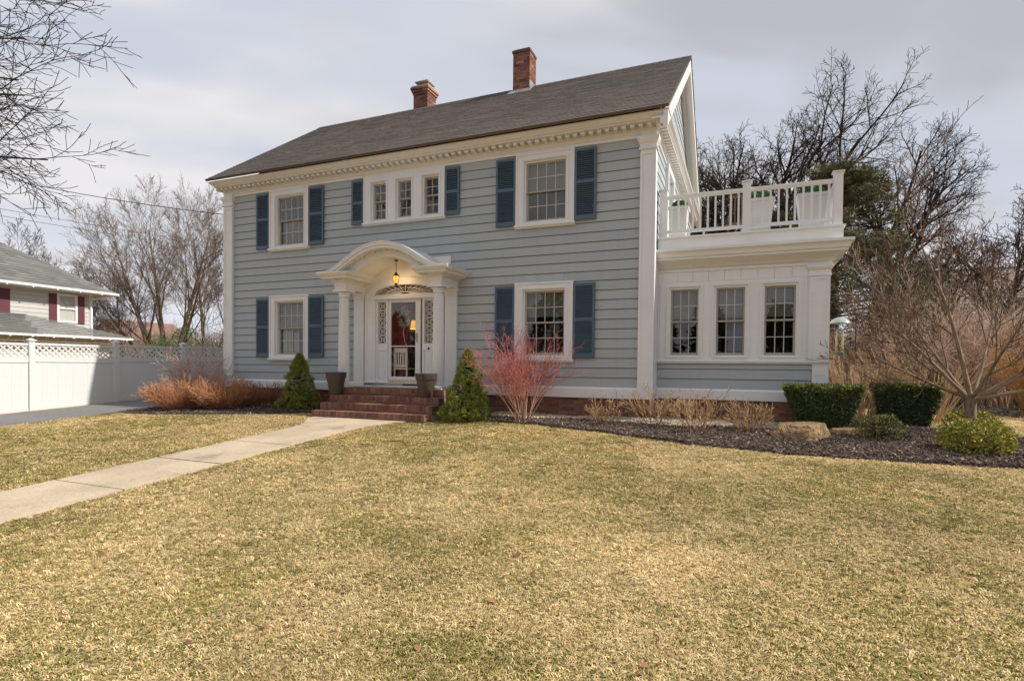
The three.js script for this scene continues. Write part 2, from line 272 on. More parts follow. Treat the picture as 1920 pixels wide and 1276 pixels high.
// mitred moulding round a line of wall; prof = [[out, y], ...], pts = wall line in plan, outward on the right hand side
function moulding(prof, pts) {
  const mb = new MB(), n = pts.length, dir = [];
  for (let i = 0; i < n - 1; i++) { const dx = pts[i + 1][0] - pts[i][0], dz = pts[i + 1][1] - pts[i][1], l = Math.hypot(dx, dz); dir.push([-dz / l, dx / l]); }
  const at = (i, o, y) => { const a = dir[Math.max(0, i - 1)], b = dir[Math.min(n - 2, i)], s = (i > 0 && i < n - 1) ? [a[0] + b[0], a[1] + b[1]] : (i === 0 ? b : a); return [pts[i][0] + s[0] * o, y, pts[i][1] + s[1] * o]; };
  for (let i = 0; i < n - 1; i++) { const L = Math.hypot(pts[i + 1][0] - pts[i][0], pts[i + 1][1] - pts[i][1]); let v = 0; for (let k = 0; k < prof.length; k++) { const a = prof[k], b = prof[(k + 1) % prof.length], e = Math.hypot(b[0] - a[0], b[1] - a[1]); mb.quad(at(i, ...a), at(i + 1, ...a), at(i + 1, ...b), at(i, ...b), null, [[0, v], [L, v], [L, v + e], [0, v + e]]); v += e; } }
  const T = THREE.ShapeUtils.triangulateShape(prof.map(q => new THREE.Vector2(...q)), []);
  for (const t of T) { mb.tri(...t.map(k => at(0, ...prof[k]))); mb.tri(...t.map(k => at(n - 1, ...prof[k]))); }
  return mb.geo();
}
// outward normal of a segment going +x must be +z: dir = (-dz, dx) = (0, 1)
{ // wall shell behind the boards, frieze, cornice, corner pilasters
  const wl = new MB(); wl.box(-0.30, 11.57, -0.3, 5.9, -8.2, -8.1); wl.box(-0.30, -0.2, -0.3, 5.9, -8.1, -0.05);
  part('back_wall', wl.geo(), M.siding[0], house);
  const holes = HOLES.slice(0, 6), bk = new MB(); // backing sheet with the openings cut out, strip by strip
  const xs = [...new Set([-0.2, 11.5, ...holes.flatMap(h => [h[0], h[1]])])].sort((a, b) => a - b);
  for (let i = 0; i < xs.length - 1; i++) { const xm = (xs[i] + xs[i + 1]) / 2, cut = holes.filter(h => h[0] < xm && h[1] > xm).sort((a, b) => a[2] - b[2]); let y = -0.3; for (const h of cut) { if (h[2] > y) bk.box(xs[i], xs[i + 1], y, h[2], -0.08, -0.045); y = h[3]; } if (y < 5.88) bk.box(xs[i], xs[i + 1], y, 5.88, -0.08, -0.045); }
  part('sheathing', bk.geo(), M.roofdeck, house);
  for (const [a, b] of [[-0.328, 0.0], [11.308, 11.621]]) {
    const p = sub('corner_pilaster', house), m = new MB(), w = b - a;
    m.box(a, b, 0.39, 5.46, -0.12, 0.075); m.box(a, a + 0.05, 0.62, 5.42, 0.075, 0.09); m.box(b - 0.05, b, 0.62, 5.42, 0.075, 0.09); m.box(a + 0.05, b - 0.05, 5.36, 5.42, 0.075, 0.09); m.box(a - 0.004, b + 0.004, 0.392, 0.72, 0.076, 0.098);
    part('shaft', m.geo(), M.white, p);
    part('capital', moulding([[0, 5.46], [0.03, 5.462], [0.03, 5.50], [0.012, 5.51], [0.012, 5.57], [0.03, 5.59], [0.06, 5.66], [0.06, 5.715], [0, 5.717]], [[a, -0.12], [a, 0.075], [b, 0.075], [b, -0.12]].map(q => [q[0], q[1]])), M.white, p);
    part('capital_core', boxG(a + 0.001, b - 0.001, 5.461, 5.86, -0.12, 0.074), M.white, p);
  }
  part('return_board', boxG(11.50, 11.619, 0.392, 3.47, -0.62, -0.1205), M.white, house);
  part('frieze', boxG(0.001, 11.307, 5.722, 5.875, -0.03, 0.045), M.white, house);
  // water table
  part('water_table', new MB().sweepX([[-0.02, 0.392], [0.075, 0.392], [0.075, 0.585], [0.055, 0.61], [0.03, 0.622], [-0.02, 0.622]], 0.002, 11.306).geo(), M.white, house);
  // main cornice: bed mould, soffit, crown; mitred round the right hand gable and a short return on the left
  const path = [[-0.328, -1.2], [-0.328, 0.05], [11.621, 0.05], [11.621, -8.2]];
  part('bed_mould', moulding([[0, 5.78], [0.02, 5.80], [0.02, 5.845], [0.045, 5.862], [0.045, 5.935], [0, 5.935]], path), M.cream, house);
  part('cornice', moulding([[-0.02, 5.936], [0.25, 5.936], [0.25, 5.965], [0.285, 5.97], [0.30, 5.99], [0.345, 6.03], [0.36, 6.05], [0.36, 6.075], [-0.02, 6.075]], [[-0.165, -1.2], [-0.165, 0.05], [11.545, 0.05], [11.545, -8.2]]), M.cream, house);
  const dg = cbox(0.085, 0.062, 0.15), dg2 = cbox(0.15, 0.062, 0.085);
  for (let x = -0.40; x < 11.8; x += 0.170) part('dentil', dg, M.cream, house, [x, 5.904, 0.17]);
  for (let z = 0.05; z > -7.9; z -= 0.170) part('dentil', dg2, M.cream, house, [11.741, 5.904, z]);
}
{ // the gable end on the right: clapboards above the sunroom roof, tympanum, rake boards
  for (let k = 1; k <= 11; k++) {
    const y0 = YC(k), y1 = YC(k - 1), t = y1 - 0.013, x = 11.572;
    part('siding_board', new MB().sweepZ([[x - 0.03, y0], [x + 0.026, y0], [x + 0.01, t], [x - 0.02, t], [x - 0.02, y1], [x - 0.03, y1]], -8.1, -0.12).geo(), pick(M.siding), house);
  }
  const w = new MB(); w.box(11.5, 11.57, -0.3, 3.5, -8.1, -0.13); w.quad([11.575, 5.9, -0.05], [11.575, 5.9, -8.1], [11.575, 6.1, -8.1], [11.575, 6.1, -0.05]); w.tri([11.575, 6.1, 0], [11.575, 6.1, -8.1], [11.575, 9.1, -4.03]);
  part('gable_wall', w.geo(), M.siding[0], house);
  for (let k = 0; k < 12; k++) { const y0 = 6.08 + k * 0.22, y1 = y0 + 0.22, h0 = (9.12 - y0) / 0.735, z0 = -4.03 + h0, z1 = -4.03 - h0; if (h0 < 0.3) break; part('siding_board', new MB().sweepZ([[11.578, y0], [11.604, y0], [11.588, y1 - 0.012], [11.578, y1 - 0.012]], z1, z0).geo(), pick(M.siding), house); }
  part('side_frieze', boxG(11.571, 11.615, 5.70, 5.935, -8.1, -0.121), M.white, house);
  const tw = sub('window', house); // tall side window seen edge-on behind the corner
  const cw = new MB(); cw.box(11.58, 11.66, 3.76, 5.6, -1.75, -1.62); cw.box(11.58, 11.66, 3.76, 5.6, -2.85, -2.72); cw.box(11.58, 11.665, 5.6, 5.72, -2.88, -1.59); part('casing', cw.geo(), M.white, tw); part('pane', boxG(11.6, 11.606, 3.76, 5.6, -2.72, -1.75), M.glass, tw);
  const rake = (sgn) => { const mb = new MB(), za = -4.03, ya = 9.22, zb = -4.03 + sgn * 4.47, yb = 6.02, a = sgn; // fascia and soffit of one slope
    for (const [x0, x1, d0, d1] of [[11.80, 11.885, -0.30, -0.005], [11.58, 11.80, -0.12, -0.09], [11.74, 11.80, -0.24, -0.12]]) { const q = (x, y, z, d) => [x, y + d, z]; const P = [[za, ya], [zb, yb]]; const c = []; for (const x of [x0, x1]) for (const [z, y] of P) for (const d of [d0, d1]) c.push([x, y + d, z]);
      mb.quad(c[0], c[2], c[3], c[1]); mb.quad(c[4], c[6], c[7], c[5]); mb.quad(c[0], c[4], c[6], c[2]); mb.quad(c[1], c[5], c[7], c[3]); mb.quad(c[2], c[6], c[7], c[3]); }
    return mb.geo(); };
  part('rake_board', rake(1), M.cream, house); part('rake_board', rake(-1), M.cream, house);
  const lg = new MB(); lg.tri([-0.25, 5.9, 0], [-0.25, 5.9, -8.1], [-0.25, 9.1, -4.03]); part('gable_wall', lg.geo(), M.siding[0], house);
}
// ---- roof with shingle courses
const roof = sub('roof', house);
{
  const ye = 6.078, ze = 0.47, yr = 9.265, zr = -4.03, x0 = -0.53, x1 = 11.90, L = Math.hypot(yr - ye, zr - ze), uy = (yr - ye) / L, uz = (zr - ze) / L, ny = -uz, nz = uy;
  const slab = (sg) => { const mb = new MB(), z = v => sg > 0 ? v : 2 * zr - v, T = 0.05, P = [[ye, ze], [yr, zr]]; const c = []; for (const x of [x0, x1]) for (const [y, q] of P) { c.push([x, y, z(q)]); c.push([x, y + T, z(q)]); }
    mb.quad(c[0], c[4], c[6], c[2]); mb.quad(c[1], c[3], c[7], c[5]); mb.quad(c[0], c[1], c[5], c[4]); mb.quad(c[0], c[2], c[3], c[1]); mb.quad(c[4], c[5], c[7], c[6]); return mb.geo(); };
  part('roof_deck', slab(1), M.roofdeck, roof); part('roof_deck', slab(-1), M.roofdeck, roof);
  const r = rng(88), mk = sg => { const mb = new MB(), N = 44, e = L / N; for (let k = 0; k < N; k++) { let x = x0 - 0.004 - r() * 0.2; while (x < x1) { const w = 0.17 + r() * 0.16, a = Math.max(x, x0 - 0.004), b = Math.min(x + w - 0.004, x1 + 0.004); x += w; if (b - a < 0.02) continue;
      const th = 0.004 + r() * 0.005, s0 = k * e - 0.012 - r() * 0.006, s1 = (k + 1) * e + 0.02, up = 0.052, tone = 0.9 + 0.14 * r() + 0.4 * (fbm(a * 0.7, k * 0.25, 3, 201) - 0.5) + 0.3 * (fbm(a * 0.25, k * 1.1, 2, 211) - 0.5), c = [0.122 * tone, 0.105 * tone, 0.092 * tone];
      const f = (xx, s, t) => { const yy = ye + uy * s + ny * t + 0, zz = ze + uz * s + nz * t; return [xx, yy + up * 0.0, sg > 0 ? zz : 2 * zr - zz]; };
      const t0 = 0.056 + th, t1 = 0.05; mb.quad(f(a, s0, t0), f(b, s0, t0), f(b, s1, t1), f(a, s1, t1), c, [[a, s0], [b, s0], [b, s1], [a, s1]]); mb.quad(f(a, s0, 0.03), f(b, s0, 0.03), f(b, s0, t0), f(a, s0, t0), c); mb.quad(f(b, s0, 0.04), f(b, s1, 0.04), f(b, s1, t1), f(b, s0, t0), c); } } return mb.geo(); };
  for (const sg of [1, -1]) { const s = part('shingles', mk(sg), M.shingle, roof); s.userData.kind = 'stuff'; }
  const cap = new MB(); let x = x0; while (x < x1) { const b = Math.min(x + 0.22, x1), t = 0.85 + 0.3 * r(), c = [0.075 * t, 0.064 * t, 0.055 * t]; for (const s of [1, -1]) cap.quad([x, yr + 0.085, zr], [b, yr + 0.078, zr], [b, yr - 0.02, zr + s * 0.13], [x, yr - 0.012, zr + s * 0.13], c); x += 0.2; }
  part('ridge_cap', cap.geo(), M.shingle, roof);
  part('drip_edge', boxG(x0, x1, ye - 0.004, ye + 0.03, ze + 0.002, ze + 0.02), std(RGB(0.16, 0.10, 0.06)), roof);
}
// ---- brickwork helper: bricks of one wall face in running bond; face 'z' (front) or 'x' (right)
function brickFace(face, a0, a1, y0, y1, at, each) {
  const bl = 0.205, bh = 0.066, j = 0.011; let row = 0;
  for (let y = y0; y < y1 - 0.02; y += bh + j, row++) { let a = a0 - (row % 2 ? bl / 2 : 0); while (a < a1) { const p = Math.max(a, a0), q = Math.min(a + bl, a1); if (q - p > 0.03) each(p, q, y, Math.min(y + bh, y1), row); a += bl + j; } }
}
function chimney(x0, x1, z0, z1, yb, yt, tone, corbel) {
  const c = sub('chimney', house), bm = 0.014, r = rng(Math.floor(x0 * 100)), mb = new MB(), col = () => { const t = 0.75 + 0.5 * r(), q = r(); return q < 0.75 ? [0.19 * t * tone, 0.088 * t, 0.062 * t] : q < 0.9 ? [0.13 * t, 0.055 * t, 0.045 * t] : [0.33 * t, 0.17 * t, 0.11 * t]; };
  part('mortar_core', boxG(x0 + 0.008, x1 - 0.008, yb, yt, z0 + 0.008, z1 - 0.008), M.mortar, c);
  const d = 0.03;
  brickFace('z', x0, x1, yb, yt, z1, (p, q, a, b) => mb.box(p, q, a, b, z1 - d, z1 + r() * 0.003, col()));
  brickFace('z', x0, x1, yb, yt, z0, (p, q, a, b) => mb.box(p, q, a, b, z0 - r() * 0.003, z0 + d, col()));
  brickFace('x', z0, z1, yb + 0.003, yt, x1, (p, q, a, b) => mb.box(x1 - d, x1 + r() * 0.003 + 0.001, a, b, p + 0.004, q - 0.004, col()));
  brickFace('x', z0, z1, yb + 0.003, yt, x0, (p, q, a, b) => mb.box(x0 - r() * 0.003 - 0.001, x0 + d, a, b, p + 0.004, q - 0.004, col()));
  const s = part('bricks', mb.geo(), M.brickV, c); s.userData.kind = 'stuff';
  const top = new MB();
  if (corbel) { let y = yt; for (const o of [0.02, 0.05, 0.08]) { const n = Math.round((x1 - x0) / 0.21); for (let k = 0; k < n; k++) { const w = (x1 - x0 + 2 * o) / n, a = x0 - o + k * w; top.box(a, a + w - 0.01, y + 0.008, y + 0.074, z0 - o, z1 + o, col()); } y += 0.077; } part('corbel', top.geo(), M.brickV, c);
    part('wash', new MB().box(x0 - 0.06, x1 + 0.06, y + 0.004, y + 0.05, z0 - 0.06, z1 + 0.06).geo(), M.mortar, c);
    const xm = (x0 + x1) / 2, zm = (z0 + z1) / 2; part('flue', boxG(xm - 0.13, xm + 0.13, y + 0.05, y + 0.10, zm - 0.13, zm + 0.13), M.mortar, c);
    const cp = new MB(); for (const sx of [-1, 1]) for (const sz of [-1, 1]) cp.box(xm + sx * 0.14 - 0.012, xm + sx * 0.14 + 0.012, y + 0.05, y + 0.2, zm + sz * 0.14 - 0.012, zm + sz * 0.14 + 0.012); cp.box(xm - 0.24, xm + 0.24, y + 0.2, y + 0.235, zm - 0.24, zm + 0.24); part('rain_cap', cp.geo(), std(RGB(0.30, 0.28, 0.25), { roughness: 0.9 }), c);
  } else { const n = 4; for (let k = 0; k < n; k++) { const w = (x1 - x0 + 0.05) / n, a = x0 - 0.025 + k * w; top.box(a, a + w - 0.01, yt + 0.006, yt + 0.08, z0 - 0.025, z1 + 0.025, [0.12, 0.07, 0.055]); } part('corbel', top.geo(), M.brickV, c); part('wash', boxG(x0 + 0.02, x1 - 0.02, yt + 0.08, yt + 0.12, z0 + 0.02, z1 - 0.02), M.mortar, c); }
  return c;
}
{
  const c = chimney(6.90, 7.42, -4.25, -3.72, 8.6, 10.22, 1.15, false);
  const fl = new MB(); fl.box(6.85, 7.47, 9.0, 9.145, -3.715, -3.69); fl.quad([6.78, 8.965, -3.52], [7.54, 8.965, -3.52], [7.5, 9.13, -3.69], [6.82, 9.13, -3.69]); fl.box(7.422, 7.45, 9.02, 9.37, -4.0, -3.69); for (let k = 0; k < 4; k++) fl.box(7.451, 7.46, 9.02 + k * 0.08, 9.14 + k * 0.08, -3.76 - k * 0.09, -3.69 - k * 0.09); part('flashing', fl.geo(), M.metal, c);
  chimney(3.05, 3.58, -4.95, -4.4, 8.4, 9.98, 0.95, true);
}
// ---- foundation
{
  const f = sub('foundation', house), r = rng(303); part('mortar_core', new MB().box(-0.31, 11.60, -0.35, 0.39, -0.3, 0.004).box(11.601, 14.78, -0.35, 0.40, -0.7, -0.506).geo(), M.mortar, f);
  const vis = [], mb = new MB(), put = (p, q, a, b, z) => { if (p > 7.6) { const w = Math.round((q - p) * 100) / 100; part('brick', brickGeo(q - p, b - a), pick(M.brick), f, [(p + q) / 2, (a + b) / 2, z + (hr() - 0.5) * 0.004]); } else { const t = 0.8 + 0.4 * r(); mb.box(p, q, a, b, z - 0.03, z + 0.012 + r() * 0.003, [0.22 * t, 0.082 * t, 0.052 * t]); } };
  const cache = new Map(); function brickGeo(w, h) { const k = w.toFixed(3) + '_' + h.toFixed(3); if (!cache.has(k)) cache.set(k, cbox(w, h, 0.05)); return cache.get(k); }
  brickFace('z', -0.32, 11.60, -0.13, 0.388, 0, (p, q, a, b) => put(p, q, a, b, 0.0));
  brickFace('z', 11.61, 14.79, -0.05, 0.40, 0, (p, q, a, b) => put(p, q, a, b, -0.512));
  const s = part('bricks', mb.geo(), M.brickV, f); s.userData.kind = 'stuff';
}
// ---- windows
const paneCache = new Map();
function paneGeo(w, h) { const k = w.toFixed(3) + '_' + h.toFixed(3); if (!paneCache.has(k)) paneCache.set(k, cbox(w, h, 0.004)); return paneCache.get(k); }
// one double hung unit inside group w: opening x0..x1, y0..y1, meeting rail ym, cols x rows lights a sash, wall face z
function unit(w, x0, x1, y0, y1, ym, cols, rows, z, o = {}) {
  const st = 0.036, mu = 0.015, jamb = new MB();
  jamb.box(x0 - 0.03, x0, y0, y1, z - 0.14, z + 0.02); jamb.box(x1, x1 + 0.03, y0, y1, z - 0.14, z + 0.02); jamb.box(x0 - 0.03, x1 + 0.03, y1, y1 + 0.03, z - 0.14, z + 0.019); jamb.box(x0 - 0.03, x1 + 0.03, y0 - 0.03, y0, z - 0.14, z + 0.019); part('jamb', jamb.geo(), M.white, w);
  for (const [a, b, zz] of [[ym - 0.018, y1, z - 0.045], [y0, ym + 0.018, z - 0.085]]) {
    const s = new MB(); s.box(x0, x0 + st, a, b, zz - 0.018, zz + 0.018); s.box(x1 - st, x1, a, b, zz - 0.018, zz + 0.018); s.box(x0 + st, x1 - st, b - (a > y0 ? st : 0.036), b, zz - 0.018, zz + 0.018); s.box(x0 + st, x1 - st, a, a + (a > y0 ? 0.036 : 0.055), zz - 0.018, zz + 0.018); part('sash', s.geo(), M.sash, w);
    const gx0 = x0 + st, gx1 = x1 - st, gy0 = a + (a > y0 ? 0.036 : 0.055), gy1 = b - 0.036, pw = (gx1 - gx0) / cols, ph = (gy1 - gy0) / rows, m = new MB();
    for (let c = 1; c < cols; c++) m.box(gx0 + c * pw - mu / 2, gx0 + c * pw + mu / 2, gy0, gy1, zz - 0.008, zz + 0.012);
    for (let q = 1; q < rows; q++) m.box(gx0, gx1, gy0 + q * ph - mu / 2, gy0 + q * ph + mu / 2, zz - 0.007, zz + 0.010);
    part('muntins', m.geo(), M.muntin, w);
    for (let c = 0; c < cols; c++) for (let q = 0; q < rows; q++) { const pn = part('pane', paneGeo(pw - mu, ph - mu), M.glass, w, [gx0 + (c + 0.5) * pw, gy0 + (q + 0.5) * ph, zz]); pn.rotation.set((hr() - 0.5) * 0.012, (hr() - 0.5) * 0.012, 0); }
  }
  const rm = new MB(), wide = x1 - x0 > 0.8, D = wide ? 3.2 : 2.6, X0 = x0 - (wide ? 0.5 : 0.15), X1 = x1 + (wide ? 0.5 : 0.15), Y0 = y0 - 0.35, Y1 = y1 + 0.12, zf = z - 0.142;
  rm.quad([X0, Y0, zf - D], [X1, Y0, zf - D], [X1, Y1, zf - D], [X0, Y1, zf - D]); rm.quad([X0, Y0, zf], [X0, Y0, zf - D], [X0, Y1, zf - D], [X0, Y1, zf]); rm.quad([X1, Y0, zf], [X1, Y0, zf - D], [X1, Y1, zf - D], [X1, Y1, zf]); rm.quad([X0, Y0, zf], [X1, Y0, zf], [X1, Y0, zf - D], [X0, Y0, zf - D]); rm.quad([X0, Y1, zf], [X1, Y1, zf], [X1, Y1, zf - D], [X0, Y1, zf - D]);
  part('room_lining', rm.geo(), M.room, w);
  if (o.shade) { const s = new MB(); s.box(x0 + 0.01, x1 - 0.01, o.shade, y1, z - 0.135, z - 0.131); s.box(x0 + 0.01, x1 - 0.01, o.shade - 0.025, o.shade, z - 0.14, z - 0.126); part('roller_shade', s.geo(), M.shade, w); }
  for (const [a, b, c, d, mat] of o.curtains || []) { const mb = new MB(), N = 40; for (let k = 0; k < N; k++) { const f = t => [lerp(a, b, t), z - 0.17 + 0.018 * Math.sin(t * (b - a) * 70)], p = f(k / N), q = f((k + 1) / N); mb.quad([p[0], c, p[1]], [q[0], c, q[1]], [q[0], d, q[1]], [p[0], d, p[1]]); } part('curtain', mb.geo(), mat, w); }
}
function windowF(x0, x1, y0, y1, cx0, cx1, ctop, sy0, sy1, ym, o) { // framed single window of the front wall
  const w = sub('window', house), m = new MB(), z = 0.028;
  m.box(cx0, x0 - 0.03, sy1, ctop, -0.03, z + 0.03); m.box(x1 + 0.03, cx1, sy1, ctop, -0.03, z + 0.03); m.box(x0 - 0.03, x1 + 0.03, y1 + 0.03, ctop, -0.03, z + 0.03); m.box(x0 - 0.03, x1 + 0.03, sy1, y0 - 0.03, -0.03, z + 0.03);
  for (const [a, b, c, d] of [[cx0, cx0 + 0.035, sy1, ctop - 0.001], [cx1 - 0.035, cx1, sy1, ctop - 0.001], [cx0 + 0.035, cx1 - 0.035, ctop - 0.04, ctop - 0.001], [x0 - 0.075, x0 - 0.045, y0 - 0.03, y1 + 0.075], [x1 + 0.045, x1 + 0.075, y0 - 0.03, y1 + 0.075], [x0 - 0.045, x1 + 0.045, y1 + 0.045, y1 + 0.075]]) m.box(a, b, c, d, z + 0.03, z + 0.05);
  part('casing', m.geo(), M.white, w);
  part('sill', new MB().sweepX([[-0.03, sy0], [z + 0.045, sy0], [z + 0.05, sy0 + 0.03], [z + 0.085, sy0 + 0.034], [z + 0.085, sy1 - 0.01], [-0.03, sy1 + 0.004]], cx0 - 0.02, cx1 + 0.02).geo(), M.white, w);
  unit(w, x0, x1, y0, y1, ym, 4, 2, 0.0, o); return w;
}
const UP = [4.24, 5.525], LO = [1.30, 2.70];
windowF(1.595, 2.505, ...UP, 1.357, 2.702, 5.721, 4.083, 4.172, 4.90, { curtains: [[1.6, 2.5, 4.2, 4.92, M.shade]] });
windowF(8.795, 9.71, ...UP, 8.571, 9.917, 5.721, 4.083, 4.172, 4.895, { shade: 4.93 });
windowF(1.595, 2.505, ...LO, 1.357, 2.702, 2.893, 1.136, 1.217, 2.012, { shade: 2.04, curtains: [[1.6, 1.92, 1.2, 1.95, M.lace], [2.02, 2.22, 1.2, 1.9, M.lace]] });
windowF(8.795, 9.71, ...LO, 8.571, 9.917, 2.893, 1.136, 1.217, 2.012, { shade: 2.17 });
{ // the row of three small windows over the portico
  const w0 = sub('triple_window_frame', house), m = new MB(), X = [[4.715, 5.09], [5.445, 5.82], [6.18, 6.575]], y0 = 4.645, y1 = 5.528, zt = 0.06;
  let a = 4.463; for (const [p, q] of X) { m.box(a, p - 0.03, 4.58, 5.721, -0.03, zt); a = q + 0.03; m.box(p - 0.03, q + 0.03, y1 + 0.03, 5.721, -0.03, zt); m.box(p - 0.03, q + 0.03, 4.58, y0 - 0.03, -0.03, zt); for (const [b, c, d, e] of [[p - 0.075, p - 0.045, y0 - 0.03, y1 + 0.075], [q + 0.045, q + 0.075, y0 - 0.03, y1 + 0.075], [p - 0.045, q + 0.045, y1 + 0.045, y1 + 0.075]]) m.box(b, c, d, e, zt, zt + 0.02); }
  m.box(a, 6.771, 4.58, 5.721, -0.03, zt); m.box(4.463, 4.5, 4.58, 5.72, zt, zt + 0.02); m.box(6.735, 6.771, 4.58, 5.72, zt, zt + 0.02); part('casing', m.geo(), M.white, w0);
  part('sill', new MB().sweepX([[-0.03, 4.503], [0.075, 4.503], [0.08, 4.53], [0.115, 4.535], [0.115, 4.57], [-0.03, 4.584]], 4.443, 6.791).geo(), M.white, w0);
  for (const [p, q] of X) { const w = sub('window', house); unit(w, p, q, y0, y1, 5.10, 2, 2, 0.0, { curtains: [[p, lerp(p, q, 0.3), 4.6, 5.1, M.shade]] }); }
}
// ---- louvred shutters
const slatCache = new Map();
function shutter(x0, x1, y0, y1, mid) {
  const s = sub('shutter', house), m = new MB(), st = 0.05, z0 = 0.034, z1 = 0.075;
  m.box(x0, x0 + st, y0, y1, z0, z1); m.box(x1 - st, x1, y0, y1, z0, z1); for (const [a, b] of [[y0, y0 + 0.09], [y1 - 0.06, y1], [mid - 0.035, mid + 0.035]]) m.box(x0 + st, x1 - st, a, b, z0, z1); part('frame', m.geo(), M.shutter, s);
  part('back', boxG(x0 + st, x1 - st, y0 + 0.05, y1 - 0.05, z0 - 0.004, z0 + 0.004), M.shutter, s);
  const w = x1 - x0 - 2 * st, k = w.toFixed(3); if (!slatCache.has(k)) slatCache.set(k, cbox(w, 0.05, 0.008));
  for (const [a, b] of [[y0 + 0.09, mid - 0.035], [mid + 0.035, y1 - 0.06]]) { const n = Math.round((b - a) / 0.046); for (let q = 0; q < n; q++) { const t = part('slat', slatCache.get(k), M.shutter, s, [(x0 + x1) / 2, a + (q + 0.5) * (b - a) / n, 0.057]); t.rotation.x = -0.75 + (hr() - 0.5) * 0.1; } }
}
for (const [a, b] of [[0.884, 1.352], [2.707, 3.198], [8.088, 8.566], [9.922, 10.394]]) { shutter(a, b, 4.168, 5.668, 4.97); shutter(a, b, 1.238, 2.828, 2.05); }
shutter(4.094, 4.458, 4.568, 5.668, 5.10); shutter(6.776, 7.156, 4.568, 5.668, 5.10);

// ------------------------------------------------------------------ front door, sidelights, fanlight
const DC = 5.65;
{
  const d = sub('door_surround', house), m = new MB(), zf = 0.05, yA = 2.735;
  // frame round the whole doorway with an elliptical head
  const outer = t => [DC + 1.13 * Math.cos(t), 2.66 + 0.52 * Math.sin(t)], inner = t => [DC + 0.86 * Math.cos(t), yA + 0.04 + 0.235 * Math.sin(t)];
  const N = 36; for (let k = 0; k < N; k++) { const a = k / N * Math.PI, b = (k + 1) / N * Math.PI, p = outer(a), q = outer(b), r = inner(a), s = inner(b); m.quad([...p, zf], [...q, zf], [...s, zf], [...r, zf]); m.quad([...r, zf], [...s, zf], [...s, -0.10], [...r, -0.10]); m.quad([...p, zf + 0.02], [...q, zf + 0.02], [...q, -0.04], [...p, -0.04]);
    const e = t => [DC + 1.09 * Math.cos(t), 2.66 + 0.475 * Math.sin(t)], p2 = e(a), q2 = e(b); m.quad([...p, zf + 0.02], [...q, zf + 0.02], [...q2, zf + 0.02], [...p2, zf + 0.02]); m.quad([...p2, zf + 0.02], [...q2, zf + 0.02], [...q2, zf], [...p2, zf]);
    const e1 = t => [DC + 0.92 * Math.cos(t), yA + 0.04 + 0.285 * Math.sin(t)], r2 = e1(a), s2 = e1(b); m.quad([...r, zf + 0.015], [...s, zf + 0.015], [...s2, zf + 0.015], [...r2, zf + 0.015]); m.quad([...r2, zf + 0.015], [...s2, zf + 0.015], [...s2, zf], [...r2, zf]); }
  for (const s of [-1, 1]) { const a = DC + s * 0.83, b = DC + s * 1.13; m.box(Math.min(a, b), Math.max(a, b), 0.62, 2.66, -0.10, zf); m.box(DC + s * 0.985 - 0.145, DC + s * 0.985 + 0.145, 2.66, yA + 0.03, -0.1, zf - 0.003); const e = DC + s * 1.11; m.box(e - 0.02, e + 0.02, 0.62, 2.66, zf, zf + 0.02); m.box(DC + s * 0.85 - 0.018, DC + s * 0.85 + 0.018, 0.62, 2.66, zf, zf + 0.012); }
  m.box(DC - 0.985, DC + 0.985, yA - 0.07, yA + 0.01, -0.10, zf + 0.012); m.box(DC - 0.84, DC + 0.84, yA + 0.01, yA + 0.045, -0.10, zf - 0.02);
  m.box(DC - 1.2, DC + 1.2, 0.505, 0.60, -0.1, 0.075); m.box(DC - 1.13, DC + 1.13, 0.60, 0.62, -0.1, 0.10);
  part('frame', m.geo(), M.white, d);
  // wall of boards over the door inside the vault
  const tp = new MB(), ell = x => Math.abs(x) > 1.1 ? 2.7 : 2.66 + 0.5 * Math.sqrt(1 - x * x / 1.21); for (let k = 0; k < 48; k++) { const a = -1.28 + k * 2.56 / 48, b = a + 2.56 / 48; tp.quad([DC + a, ell(a), 0.03], [DC + b, ell(b), 0.03], [DC + b, 3.62, 0.03], [DC + a, 3.62, 0.03]); } part('tympanum', tp.geo(), M.cream, d);
  const rm = new MB(), X0 = DC - 0.83, X1 = DC + 0.83, Y0 = 0.56, Y1 = 3.02, D = 2.2, zf2 = -0.101; rm.quad([X0, Y0, -D], [X1, Y0, -D], [X1, Y1, -D], [X0, Y1, -D]); rm.quad([X0, Y0, zf2], [X0, Y0, -D], [X0, Y1, -D], [X0, Y1, zf2]); rm.quad([X1, Y0, zf2], [X1, Y0, -D], [X1, Y1, -D], [X1, Y1, zf2]); rm.quad([X0, Y0, zf2], [X1, Y0, zf2], [X1, Y0, -D], [X0, Y0, -D]); rm.quad([X0, Y1, zf2], [X1, Y1, zf2], [X1, Y1, -D], [X0, Y1, -D]);
  part('hall_lining', rm.geo(), M.room, d);
}
